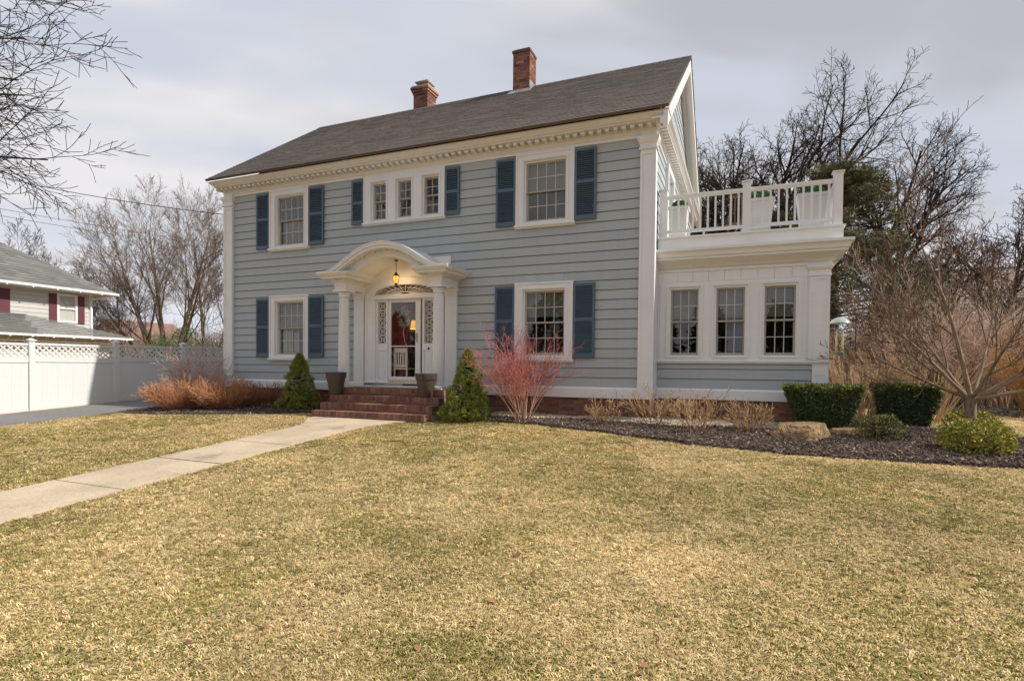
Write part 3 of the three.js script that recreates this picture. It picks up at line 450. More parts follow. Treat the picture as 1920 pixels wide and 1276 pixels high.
{ // fanlight
  const f = sub('fanlight', house), m = new MB(), y0 = 2.778, z = -0.03, N = 14, A = 0.86, B = 0.235;
  for (let k = 0; k < N; k++) { const a = k / N * Math.PI, b = (k + 1) / N * Math.PI, mb = new MB(), S = 4; for (let s = 0; s < S; s++) { const p = lerp(a + 0.01, b - 0.01, s / S), q = lerp(a + 0.01, b - 0.01, (s + 1) / S); mb.quad([DC + 0.16 * Math.cos(p), y0 + 0.05 * Math.sin(p), z], [DC + A * Math.cos(p), y0 + B * Math.sin(p), z], [DC + A * Math.cos(q), y0 + B * Math.sin(q), z], [DC + 0.16 * Math.cos(q), y0 + 0.05 * Math.sin(q), z]); } part('pane', mb.geo(), M.glass, f);
    if (k) m.tube([V(DC + 0.15 * Math.cos(a), y0 + 0.045 * Math.sin(a), z + 0.01), V(DC + A * Math.cos(a), y0 + B * Math.sin(a), z + 0.01)], [0.009, 0.009], 5); }
  for (const [ra, rb] of [[0.17, 0.055], [0.56, 0.158]]) { const P = []; for (let k = 0; k <= 24; k++) P.push(V(DC + ra * Math.cos(k / 24 * Math.PI), y0 + rb * Math.sin(k / 24 * Math.PI), z + 0.012)); m.tube(P, P.map(() => 0.009), 5); }
  m.tube([V(DC - 0.84, y0, z + 0.01), V(DC + 0.84, y0, z + 0.01)], [0.014, 0.014], 6); part('tracery', m.geo(), M.white, f);
}
for (const s of [-1, 1]) { // sidelights with pierced lattice over a panel
  const g = sub('sidelight', house), c = DC + s * 0.67, x0 = c - 0.12, x1 = c + 0.12, y0 = 1.575, y1 = 2.605, m = new MB();
  m.box(c - 0.175, x0, 0.62, 2.665, -0.09, 0.0); m.box(x1, c + 0.175, 0.62, 2.665, -0.09, 0.0); m.box(x0, x1, y1, 2.665, -0.09, 0.0); m.box(x0, x1, 1.40, y0, -0.09, 0.0); m.box(x0, x1, 0.62, 1.40, -0.09, -0.02); m.box(x0 + 0.03, x1 - 0.03, 1.02, 1.34, -0.02, -0.008); m.box(x0 + 0.03, x1 - 0.03, 0.70, 0.95, -0.02, -0.008); part('panel', m.geo(), M.white, g);
  part('pane', boxG(x0, x1, y0, y1, -0.062, -0.057), M.glass, g);
  const t = new MB(), n = 5, ph = (y1 - y0) / n; for (let k = 0; k < n; k++) { const cy = y0 + (k + 0.5) * ph; for (const [rx, ry] of [[0.052, 0.052], [0.105, 0.095]]) { const P = []; for (let j = 0; j <= 16; j++) P.push(V(c + rx * Math.cos(j / 8 * Math.PI), cy + ry * Math.sin(j / 8 * Math.PI), -0.045)); t.tube(P, P.map(() => 0.0085), 5); } for (const [ax, ay] of [[1, 1], [1, -1]]) t.tube([V(c - 0.12 * ax, cy - ph / 2 * ay, -0.044), V(c + 0.12 * ax, cy + ph / 2 * ay, -0.044)], [0.0075, 0.0075], 5); t.box(x0, x1, cy + ph / 2 - 0.006, cy + ph / 2 + 0.006, -0.05, -0.038); } part('tracery', t.geo(), M.white, g);
}
{ // storm door
  const d = sub('storm_door', house), m = new MB(), x0 = 5.165, x1 = 6.085, y0 = 0.63, y1 = 2.665, gx0 = 5.235, gx1 = 5.945, gy0 = 0.765, gy1 = 2.585, z0 = -0.06, z1 = -0.015;
  m.box(x0, gx0, y0, y1, z0, z1); m.box(gx1, x1, y0, y1, z0, z1); m.box(gx0, gx1, gy1, y1, z0, z1); m.box(gx0, gx1, y0 + 0.06, gy0, z0, z1); part('door_frame', m.geo(), M.white, d);
  part('kick_plate', boxG(x0, x1, y0, y0 + 0.058, z0, z1 + 0.012), std(RGB(0.62, 0.55, 0.38), { roughness: 0.4, metalness: 0.3 }), d);
  part('glass_pane', boxG(gx0, gx1, gy0, gy1, -0.04, -0.035), M.glass, d);
  part('middle_rail', boxG(gx0, gx1, 1.50, 1.525, -0.052, -0.03), M.white, d);
  const h = new MB(); h.box(5.98, 6.01, 1.60, 1.83, z1, z1 + 0.012); h.tube([V(5.995, 1.64, z1 + 0.01), V(5.995, 1.66, z1 + 0.05), V(5.995, 1.78, z1 + 0.05), V(5.995, 1.80, z1 + 0.01)], [0.008, 0.008, 0.008, 0.008], 8); part('handle', h.geo(), M.brass, d);
  // the red door standing open behind it
  const rd = sub('front_door', house), q = new MB(); q.box(4.95, 5.56, 0.62, 2.66, -0.33, -0.28); for (const [a, b, c, e] of [[5.02, 5.23, 1.75, 2.5], [5.29, 5.50, 1.75, 2.5], [5.02, 5.23, 0.8, 1.6], [5.29, 5.50, 0.8, 1.6]]) q.box(a, b, c, e, -0.28, -0.268); part('leaf_panel', q.geo(), M.reddoor, rd);
  const k = new MB(); k.tube([V(5.525, 1.6, -0.28), V(5.525, 1.6, -0.22)], [0.02, 0.026], 10); part('knob', k.geo(), M.brass, rd);
  const bell = new MB(); bell.box(6.31, 6.35, 1.42, 1.48, -0.0, 0.012); part('doorbell', bell.geo(), M.bronze, house);
}
{ // things seen through the storm door
  const w = thing('wreath', 'pale green and white leafy wreath hanging on the red front door', 'wreath'), mb = new MB(), r = rng(17);
  for (let k = 0; k < 420; k++) { const a = r() * 6.283, R = 0.17 + (r() - 0.5) * 0.08, p = V(5.49 + R * 0.8 * Math.cos(a), 2.22 + R * 1.15 * Math.sin(a), -0.235 + (r() - 0.5) * 0.05), dr = V(r() - 0.5, r() - 0.5, r() * 0.6).normalize(), sd = V(r() - 0.5, r() - 0.5, r() - 0.5).normalize(), b = r(); mb.leaf(p, dr, sd, 0.05 + r() * 0.04, 0.012, b < 0.5 ? [0.6, 0.62, 0.52] : [0.16, 0.24, 0.11]); }
  part('leaves', mb.geo(), M.leaf, w); const rb = new MB(); rb.tube([V(5.49, 2.03, -0.22), V(5.47, 1.85, -0.21), V(5.52, 1.6, -0.22), V(5.6, 1.5, -0.2)], [0.012, 0.012, 0.01, 0.006], 5); part('ribbon', rb.geo(), std(RGB(0.6, 0.55, 0.5)), w);
  const c = thing('hall_chair', 'white slat back chair standing behind the storm door glass', 'chair'), wm = std(RGB(0.74, 0.70, 0.64)), zc = -0.17, fy = 0.56;
  for (const x of [5.24, 5.60]) part('leg', boxG(x - 0.018, x + 0.018, fy, 1.42, zc - 0.03, zc), wm, c); for (const x of [5.24, 5.60]) part('leg', boxG(x - 0.018, x + 0.018, fy, 0.98, zc - 0.42, zc - 0.39), wm, c);
  part('top_rail', boxG(5.225, 5.615, 1.36, 1.47, zc - 0.035, zc + 0.004), wm, c); part('lower_rail', boxG(5.245, 5.595, 1.0, 1.05, zc - 0.03, zc - 0.004), wm, c); for (let k = 0; k < 5; k++) { const x = 5.285 + k * 0.067; part('back_slat', boxG(x - 0.017, x + 0.017, 1.05, 1.36, zc - 0.028, zc - 0.008), wm, c); } part('seat', boxG(5.22, 5.62, 0.94, 0.98, zc - 0.43, zc - 0.01), wm, c);
  const l = thing('hall_lamp', 'small amber lamp glowing in the dark hall behind the storm door', 'lamp'), base = new MB(); base.tube([V(5.44, 1.35, -0.72), V(5.44, 1.40, -0.72), V(5.44, 1.96, -0.72)], [0.08, 0.02, 0.015], 10); base.tube([V(5.44, 0.56, -0.72), V(5.44, 1.35, -0.72)], [0.12, 0.11], 4); part('base', base.geo(), M.bronze, l);
  const sh = new MB(); sh.tube([V(5.44, 1.98, -0.72), V(5.44, 2.2, -0.72)], [0.08, 0.05], 16); part('lamp_shade', sh.geo(), std(RGB(0.7, 0.42, 0.12), { emissive: RGB(1, 0.45, 0.08), emissiveIntensity: 0.4, side: THREE.DoubleSide }), l);
  const pl = new THREE.PointLight(new THREE.Color(1, 0.6, 0.25), 0.2); pl.position.set(5.44, 2.08, -0.72); pl.castShadow = true; l.add(pl);
}
// ------------------------------------------------------------------ portico
{
  const p = sub('portico', house), OX = 1.31;
  for (const s of [-1, 1]) {
    const cx = DC + s * OX;
    // fluted column
    const P = [], yb = 0.60, yt = 2.68, rings = 14, fl = 20, seg = fl * 4, mb = new MB();
    for (let j = 0; j <= rings; j++) { const t = j / rings, y = lerp(yb, yt, t), R = lerp(0.138, 0.110, t * t * 0.7 + t * 0.3), dp = (j === 0 || j === rings) ? 0 : 0.017; for (let k = 0; k <= seg; k++) { const a = k / seg * 6.28319, q = (k % 4) / 4, f = R - dp * Math.sin(q * Math.PI); mb.v(cx + f * Math.cos(a), y, 0.64 + f * Math.sin(a), a * 0.2, y); } }
    for (let j = 0; j < rings; j++) for (let k = 0; k < seg; k++) { const a = j * (seg + 1) + k; mb.i.push(a, a + seg + 1, a + 1, a + 1, a + seg + 1, a + seg + 2); }
    part('column', mb.geo(), M.white, p);
    const lathe = (pts) => new THREE.LatheGeometry(pts.map(q => new THREE.Vector2(...q)), 40);
    part('column_base', mergeGeometries([lathe([[0.0, 0.545], [0.175, 0.545], [0.185, 0.56], [0.175, 0.58], [0.15, 0.585], [0.15, 0.6], [0.0, 0.6]]).translate(cx, 0, 0.64), new THREE.BoxGeometry(0.36, 0.035, 0.36).translate(cx, 0.5265, 0.64)]), M.white, p);
    part('capital', mergeGeometries([lathe([[0, 2.66], [0.125, 2.66], [0.135, 2.675], [0.118, 2.69], [0.118, 2.73], [0.15, 2.76], [0.168, 2.79], [0, 2.79]]).translate(cx, 0, 0.64), new THREE.BoxGeometry(0.37, 0.055, 0.37).translate(cx, 2.818, 0.64)]), M.white, p);
    // pilaster on the wall
    const pm = new MB(); pm.box(cx - 0.15, cx + 0.15, 0.50, 2.70, 0.0, 0.085); pm.box(cx - 0.165, cx + 0.165, 0.502, 0.60, 0.0, 0.10); pm.box(cx - 0.165, cx + 0.165, 2.70, 2.73, 0, 0.1); pm.box(cx - 0.17, cx + 0.17, 2.78, 2.845, 0, 0.11); pm.box(cx - 0.151, cx + 0.151, 2.73, 2.78, 0, 0.086); part('pilaster', pm.geo(), M.white, p);
    // entablature block and its mitred cornice
    part('entablature', new MB().box(cx - 0.155, cx + 0.155, 2.846, 2.93, 0.0, 0.795).box(cx - 0.165, cx + 0.165, 2.93, 3.09, 0.0, 0.805).geo(), M.white, p);
    const path = [[cx - 0.165, 0.0], [cx - 0.165, 0.805], [cx + 0.165, 0.805], [cx + 0.165, 0.0]];
    part('block_cornice', moulding([[-0.02, 3.01], [0.03, 3.01], [0.05, 3.04], [0.22, 3.085], [0.22, 3.12], [0.255, 3.135], [0.30, 3.19], [0.30, 3.215], [-0.02, 3.215]], path), M.cream, p);
    part('cornice_top', boxG(cx - 0.44, cx + 0.44, 3.195, 3.2145, 0.0, 1.08), M.cream, p);
    const dg = cbox(0.05, 0.045, 0.05); for (let k = 0; k < 6; k++) part('dentil', dg, M.cream, p, [cx - 0.28 + k * 0.112, 3.085, 0.97]); for (let k = 0; k < 8; k++) for (const q of [-1, 1]) part('dentil', dg, M.cream, p, [cx + q * 0.33, 3.085, 0.86 - k * 0.112]);
  }
  // arched hood: outer curve and inner curve by distance from the middle
  const curve = (T) => x => { x = Math.abs(x); for (let k = 0; k < T.length - 1; k++) if (x <= T[k + 1][0]) { const t = (x - T[k][0]) / (T[k + 1][0] - T[k][0]); const a = T[Math.max(0, k - 1)][1], b = T[k][1], c = T[k + 1][1], d = T[Math.min(T.length - 1, k + 2)][1]; return k === 0 ? lerp(b, c, t * t * (1.6 - 0.6 * t)) : 0.5 * ((2 * b) + (c - a) * t + (2 * a - 5 * b + 4 * c - d) * t * t + (3 * b - a - 3 * c + d) * t * t * t); } return T[T.length - 1][1]; };
  const fo = curve([[0, 3.84], [0.25, 3.82], [0.5, 3.755], [0.75, 3.64], [1.0, 3.495], [1.25, 3.345], [1.45, 3.26], [1.6, 3.235], [1.78, 3.228]]);
  const fi = curve([[0, 3.545], [0.2, 3.525], [0.4, 3.465], [0.6, 3.375], [0.75, 3.28], [0.9, 3.17], [1.05, 3.06], [1.2, 3.0]]);
  const strip = (f, g, a, b, z0, z1, N = 60) => { const mb = new MB(); let L = 0; for (let k = 0; k < N; k++) { const p0 = lerp(a, b, k / N), p1 = lerp(a, b, (k + 1) / N), A = [DC + p0, f(p0)], B = [DC + p1, f(p1)], C = [DC + p1, g(p1)], D = [DC + p0, g(p0)], e = Math.hypot(B[0] - A[0], B[1] - A[1]); mb.quad([...D, z1], [...C, z1], [...B, z1], [...A, z1]); mb.quad([...D, z0], [...C, z0], [...B, z0], [...A, z0]); mb.quad([...A, z1], [...B, z1], [...B, z0], [...A, z0], null, [[L, z1], [L + e, z1], [L + e, z0], [L, z0]]); mb.quad([...D, z1], [...C, z1], [...C, z0], [...D, z0], null, [[L, z1], [L + e, z1], [L + e, z0], [L, z0]]); L += e; } for (const q of [a, b]) mb.quad([DC + q, f(q), z0], [DC + q, f(q), z1], [DC + q, g(q), z1], [DC + q, g(q), z0]); return mb.geo(); };
  part('hood_fascia', strip(x => fo(x) - 0.02, x => fo(x) - 0.075, -1.77, 1.77, 0.9, 1.065), M.white, p);
  part('hood_fascia_lower', strip(x => fo(x) - 0.076, x => Math.max(fo(x) - 0.14, 3.2155), -1.45, 1.45, 0.88, 1.03), M.white, p);
  part('hood_roof', strip(x => fo(x) + 0.004, x => fo(x) - 0.02, -1.775, 1.775, 0.02, 1.08), std(RGB(0.72, 0.71, 0.69), { roughness: 0.5 }), p);
  const cl = 0.98; part('arch_band', strip(x => fo(x) - 0.142, x => Math.min(fi(x), fo(x) - 0.16), -1.18, 1.18, 0.72, 0.815), M.cream, p);
  part('hood_soffit', strip(x => fo(x) - 0.125, x => fo(x) - 0.14, -1.3, 1.3, 0.815, 0.885), M.cream, p);
  part('vault', strip(x => fi(x) + 0.02, x => fi(x) + 0.004, -1.2, 1.2, 0.03, 0.72), M.cream, p);
  for (const x of [-0.92, -0.62, -0.31, 0, 0.31, 0.62, 0.92]) { const b = part('modillion', cbox(0.07, 0.035, 0.05), M.cream, p, [DC + x, fo(x) - 0.16, 0.845]); b.rotation.z = Math.atan2(fo(x + 0.05) - fo(x - 0.05), 0.1); }
}
{ // lantern under the vault
  const l = thing('porch_lantern', 'lit amber glass lantern on a long rod under the portico arch', 'lantern', null, [DC, 0, 0.38]), m = new MB();
  m.tube([V(0, 3.525, 0), V(0, 3.24, 0)], [0.007, 0.007], 6); m.tube([V(0, 3.535, 0), V(0, 3.515, 0)], [0.05, 0.045], 12); part('rod', m.geo(), M.bronze, l);
  const c = new MB(); c.tube([V(0, 3.25, 0), V(0, 3.22, 0), V(0, 3.20, 0), V(0, 3.165, 0), V(0, 3.155, 0)], [0.012, 0.035, 0.04, 0.088, 0.09], 6); part('cap', c.geo(), M.bronze, l);
  const g = new MB(); g.tube([V(0, 3.152, 0), V(0, 3.08, 0), V(0, 3.0, 0), V(0, 2.975, 0)], [0.076, 0.074, 0.045, 0.03], 6); part('amber_glass', g.geo(), std(RGB(0.75, 0.45, 0.14), { emissive: RGB(1, 0.52, 0.12), emissiveIntensity: 0.5, roughness: 0.3 }), l);
  const f = new MB(); for (let k = 0; k < 6; k++) { const a = k / 6 * 6.283; f.tube([0.079, 0.077, 0.048].map((R, j) => V(R * Math.cos(a), [3.155, 3.08, 2.99][j], R * Math.sin(a))), [0.006, 0.006, 0.006], 4); } f.tube([V(0, 2.985, 0), V(0, 2.96, 0), V(0, 2.93, 0), V(0, 2.915, 0)], [0.045, 0.03, 0.018, 0.004], 8); part('cage', f.geo(), M.bronze, l);
  const pl = new THREE.PointLight(new THREE.Color(1, 0.68, 0.34), 0.18); pl.position.set(0, 3.08, 0); pl.shadow.radius = 3; pl.castShadow = true; l.add(pl);
}
// ------------------------------------------------------------------ sunroom wing
{
  const zs = -0.5, XL = 11.622, XR = 14.81, X = [[11.885, 12.437], [12.783, 13.322], [13.682, 14.236]], y0 = 1.308, y1 = 2.672, zt = zs + 0.03;
  for (const k of [23, 24, 25]) part('siding_board', boardX(XL, 14.528, YC(k), Math.min(YC(k - 1), 1.139), zs - 0.005), pick(M.siding), house);
  const m = new MB(); let a = XL; for (const [p, q] of X) { m.box(a, p - 0.03, 1.199, 2.82, zs - 0.12, zt); a = q + 0.03; m.box(p - 0.03, q + 0.03, y1 + 0.03, 2.82, zs - 0.12, zt); m.box(p - 0.03, q + 0.03, 1.199, y0 - 0.03, zs - 0.12, zt); for (const [b, c, d, e] of [[p - 0.085, p - 0.05, y0 - 0.05, y1 + 0.085], [q + 0.05, q + 0.085, y0 - 0.05, y1 + 0.085], [p - 0.05, q + 0.05, y1 + 0.05, y1 + 0.085], [p - 0.05, q + 0.05, y0 - 0.05, y0 - 0.034]]) m.box(b, c, d, e, zt, zt + 0.025); }
  m.box(a, 14.46, 1.199, 2.82, zs - 0.12, zt); m.box(XL + 0.05, XL + 0.075, 1.2, 2.82, zt, zt + 0.02); m.box(14.385, 14.41, 1.2, 2.82, zt, zt + 0.02); part('window_wall', m.geo(), M.white, house);
  // frieze of flat panels
  for (let k = 0; k < 9; k++) { const p = XL + 0.09 + k * 0.306; part('frieze_panel', boxG(p, p + 0.302, 2.824, 3.03, zs - 0.1, zt - 0.006), M.white, house); }
  part('filler_board', boxG(XL, XL + 0.088, 2.821, 3.03, zs - 0.1, zt - 0.004), M.white, house);
  part('architrave', moulding([[-0.1, 3.031], [0.045, 3.031], [0.045, 3.05], [0.03, 3.055], [0.03, 3.09], [-0.1, 3.09]], [[XL, zs], [XR, zs], [XR, -5.0]]), M.white, house);
  part('wing_cornice', moulding([[-0.12, 3.092], [0.035, 3.092], [0.07, 3.115], [0.10, 3.15], [0.24, 3.245], [0.26, 3.25], [0.26, 3.29], [0.285, 3.30], [0.30, 3.36], [0.325, 3.40], [0.345, 3.41], [0.345, 3.462], [-0.12, 3.475]], [[XL, zs], [XR, zs], [XR, -5.0]]), M.cream, house);
  part('deck_curb', moulding([[-0.3, 3.476], [0.18, 3.476], [0.18, 3.70], [0.215, 3.702], [0.215, 3.735], [-0.3, 3.735]], [[XL, zs], [XR, zs], [XR, -5.0]]), M.white, house);
  part('deck', boxG(XL, XR - 0.2, 3.6, 3.73, -5.0, zs - 0.2), std(RGB(0.6, 0.59, 0.57)), house);
  // sill band, corner pier, water table
  part('sill_band', new MB().sweepX([[zs - 0.1, 1.137], [zs + 0.05, 1.137], [zs + 0.055, 1.165], [zs + 0.085, 1.17], [zs + 0.085, 1.198], [zs - 0.1, 1.1985]], XL, XR + 0.02).geo(), M.white, house);
  const pr = sub('corner_pier', house), c = new MB(); c.box(14.46, XR, 1.2, 3.03, zs - 0.2, zs + 0.05); c.box(14.46, 14.51, 1.2, 2.80, zs + 0.05, zs + 0.062); c.box(XR - 0.05, XR, 1.2, 2.80, zs + 0.05, zs + 0.062); c.box(14.51, XR - 0.05, 2.76, 2.80, zs + 0.05, zs + 0.062); c.box(14.53, XR, 0.40, 1.136, zs - 0.2, zs + 0.035); for (const [p, q, r, s] of [[14.53, 14.6, 0.62, 1.13], [14.75, XR, 0.62, 1.13], [14.6, 14.75, 0.93, 1.13]]) c.box(p, q, r, s, zs + 0.035, zs + 0.047); part('shaft', c.geo(), M.white, pr);
  part('capital', moulding([[0, 2.82], [0.02, 2.822], [0.02, 2.85], [0.01, 2.86], [0.01, 2.93], [0.03, 2.95], [0.05, 2.99], [0.05, 3.029], [0, 3.0295]], [[14.46, zs], [14.46, zs + 0.05], [XR, zs + 0.05], [XR, zs - 0.2]]), M.white, pr);
  part('water_table', new MB().sweepX([[zs - 0.1, 0.402], [zs + 0.06, 0.402], [zs + 0.06, 0.59], [zs + 0.03, 0.622], [zs - 0.1, 0.622]], XL, 14.529).geo(), M.white, house);
  part('wing_side_wall', boxG(XR - 0.12, XR - 0.002, -0.2, 3.03, -5.0, zs - 0.2), M.white, house);
  for (const [p, q] of X) { const w = sub('window', house); unit(w, p, q, y0, y1, 2.003, 3, 2, zs, { shade: 2.10 }); }
  // balustrade
  const b = sub('balustrade', house), zb = -0.48, post = (x, z) => part('post', mergeGeometries([new THREE.BoxGeometry(0.152, 1.0, 0.152).translate(x, 4.236, z), new THREE.BoxGeometry(0.20, 0.025, 0.20).translate(x, 4.748, z), new THREE.ConeGeometry(0.125, 0.03, 4, 1).rotateY(Math.PI / 4).translate(x, 4.775, z), new THREE.BoxGeometry(0.17, 0.04, 0.17).translate(x, 3.757, z)]), M.white, b);
  post(11.715, zb); post(13.32, zb); post(14.905, zb); post(14.905, -2.6); post(14.905, -4.8);
  const bal = cbox(0.036, 0.66, 0.036);
  for (const [p, q, n] of [[11.791, 13.244, 10], [13.396, 14.829, 10]]) { part('top_rail', new MB().sweepX([[zb - 0.03, 4.555], [zb + 0.03, 4.555], [zb + 0.045, 4.60], [zb + 0.045, 4.625], [zb, 4.64], [zb - 0.045, 4.625], [zb - 0.045, 4.60]], p, q).geo(), M.white, b); part('bottom_rail', boxG(p, q, 3.845, 3.905, zb - 0.03, zb + 0.03), M.white, b); for (let k = 0; k < n; k++) part('baluster', bal, M.white, b, [p + (k + 0.5) * (q - p) / n, 4.232, zb]); const mid = (p + q) / 2; part('rail_foot', boxG(mid - 0.02, mid + 0.02, 3.735, 3.845, zb - 0.02, zb + 0.02), M.white, b); }
  for (const [p, q] of [[-2.524, -0.556], [-4.724, -2.676]]) { const x = 14.905; part('top_rail', boxG(x - 0.045, x + 0.045, 4.555, 4.635, p, q), M.white, b); part('bottom_rail', boxG(x - 0.03, x + 0.03, 3.845, 3.905, p, q), M.white, b); for (let k = 0; k < 14; k++) part('baluster', bal, M.white, b, [x, 4.232, p + (k + 0.5) * (q - p) / 14]); }
}
// ------------------------------------------------------------------ brick steps
{
  const st = thing('brick_steps', 'flight of four broad red brick steps leading up to the portico', 'steps'), r = rng(404);
  const L = [[4.36, 7.24, 0.505, 0.0, 0.86], [4.33, 7.26, 0.338, 0.86, 1.13], [4.32, 7.28, 0.173, 1.13, 1.44], [4.33, 7.27, 0.010, 1.44, 1.735]];
  const core = new MB(); for (const [a, b, y, z0, z1] of L) core.box(a + 0.01, b - 0.01, -0.35, y - 0.012, z0 - 0.02, z1 - 0.012); part('mortar_core', core.geo(), M.mortar, st);
  L.forEach(([a, b, y, z0, z1], i) => {
    const s = sub('step', st), n = Math.round((b - a) / 0.0755), w = (b - a) / n, dep = i === 0 ? 0.24 : z1 - z0, rl = cbox(w - 0.009, 0.105, dep);
    for (let k = 0; k < n; k++) part('brick', rl, pick(M.brick), s, [a + (k + 0.5) * w, y - 0.0525 + (hr() - 0.5) * 0.004, z1 - dep / 2 + (hr() - 0.5) * 0.006]);
    const lo = new MB(), col = () => { const t = 0.75 + 0.45 * r(); return [0.18 * t, 0.082 * t, 0.056 * t]; }; let x = a; while (x < b) { const e = Math.min(x + 0.205, b); if (e - x > 0.03) lo.box(x, e, y - 0.17, y - 0.114, z1 - 0.1, z1 - 0.004 + r() * 0.003, col()); x += 0.215; }
    let z = z1 - 0.1; while (z > z0) { lo.box(b - 0.1, b - 0.003, y - 0.17, y - 0.114, Math.max(z - 0.1, z0), z - 0.01, col()); z -= 0.11; }
    if (i === 0) { for (let q = 0; q < 3; q++) { let x = a + (q % 2) * 0.1; while (x < b) { const e = Math.min(x + 0.2, b); lo.box(x, e - 0.01, y - 0.06, y - 0.002 - r() * 0.002, 0.12 + q * 0.165, 0.275 + q * 0.165, col()); x += 0.2; } } }
    const m = part('lower_course', lo.geo(), M.brickV, s); m.userData.kind = 'stuff';
  });
}
function pot(x, z, label) { // tapered brown planter pot
  const p = thing('planter_pot', label, 'pot', 'pots on the steps', [x, 0.340, z]);
  part('body', new THREE.LatheGeometry([[0, 0], [0.135, 0], [0.14, 0.01], [0.215, 0.385], [0.205, 0.385], [0.13, 0.03], [0, 0.03]].map(q => new THREE.Vector2(...q)), 48), M.pot, p); part('rim', new THREE.LatheGeometry([[0.21, 0.385], [0.227, 0.387], [0.243, 0.52], [0.238, 0.527], [0.222, 0.525], [0.205, 0.385], [0.21, 0.385]].map(q => new THREE.Vector2(...q)), 48), M.pot, p); part('soil', new THREE.CylinderGeometry(0.2, 0.2, 0.02, 32).translate(0, 0.43, 0), std(RGB(0.06, 0.045, 0.035), { roughness: 1 }), p);
}
pot(4.40, 0.995, 'tall tapered brown pot on the step before the column farther from the sunroom'); pot(6.86, 0.985, 'tall tapered brown pot on the step before the column nearer the sunroom');

// ------------------------------------------------------------------ white vinyl fence along the driveway
{
  const F = thing('vinyl_fence', 'white vinyl privacy fence with lattice top beside the driveway', 'fence'), x = -3.75, posts = [5.13, 3.0, 0.87, -1.26, -3.39, -5.52, -7.65], top = z => 1.515 + Math.max(0, (3.0 - z)) * 0.018;
  const pg = new THREE.BoxGeometry(0.127, 2.0, 0.127), cg = mergeGeometries([new THREE.BoxGeometry(0.18, 0.03, 0.18), new THREE.ConeGeometry(0.115, 0.05, 4).rotateY(Math.PI / 4).translate(0, 0.04, 0)]);
  for (const z of posts) { const t = top(z) + 0.06, q = sub('post', F); part('shaft', pg, M.vinyl, q, [x, t - 1.0, z]); part('cap', cg, M.vinyl, q, [x, t + 0.015, z]); }
  for (let i = 0; i < posts.length - 1; i++) {
    const z1 = posts[i] - 0.064, z0 = posts[i + 1] + 0.064, tm = top((z0 + z1) / 2), gb = gy(0, z1) - 0.05, p = sub('panel', F), L = z1 - z0;
    part('rail', boxG(x - 0.02, x + 0.025, tm - 0.06, tm, z0, z1), M.vinyl, p); part('rail', boxG(x - 0.025, x + 0.03, tm - 0.50, tm - 0.36, z0, z1), M.vinyl, p); part('rail', boxG(x - 0.025, x + 0.03, gb, gb + 0.2, z0, z1), M.vinyl, p);
    const n = 11, w = L / n, bg = boxG(-0.011, 0.011, gb + 0.2, tm - 0.50, -w / 2 + 0.0007, w / 2 - 0.0007); for (let k = 0; k < n; k++) part('board', bg, M.vinyl, p, [x + (k % 2) * 0.0008, 0, z0 + (k + 0.5) * w]);
    // lattice: slats crossing at 45 degrees between the two upper rails
    const h = 0.30, yb = tm - 0.36; for (const s of [1, -1]) { const sl = new MB(), step = 0.15, zc0 = z0 - h; for (let a = zc0; a < z1 + h; a += step) { let za = a, ya = yb, zb = a + s * h, y2 = yb + h; const clip = (zq, yq, zr, yr) => { if (zq < z0) { yq += (z0 - zq) / (zr - zq) * (yr - yq); zq = z0; } else if (zq > z1) { yq += (z1 - zq) / (zr - zq) * (yr - yq); zq = z1; } return [zq, yq]; }; if ((za < z0 && zb < z0) || (za > z1 && zb > z1)) continue; const A = clip(za, ya, zb, y2), B = clip(zb, y2, za, ya), xx = x + s * 0.006, e = 0.027; const g = new MB(); for (const dx of [-0.005, 0.005]) g.quad([xx + dx, A[1], A[0] - e], [xx + dx, A[1], A[0] + e], [xx + dx, B[1], B[0] + e], [xx + dx, B[1], B[0] - e]); g.quad([xx - 0.005, A[1], A[0] + e], [xx + 0.005, A[1], A[0] + e], [xx + 0.005, B[1], B[0] + e], [xx - 0.005, B[1], B[0] + e]); g.quad([xx - 0.005, A[1], A[0] - e], [xx + 0.005, A[1], A[0] - e], [xx + 0.005, B[1], B[0] - e], [xx - 0.005, B[1], B[0] - e]); if (i < 5) part('lattice_slat', g.geo(), M.vinyl, p); } }
  }
}
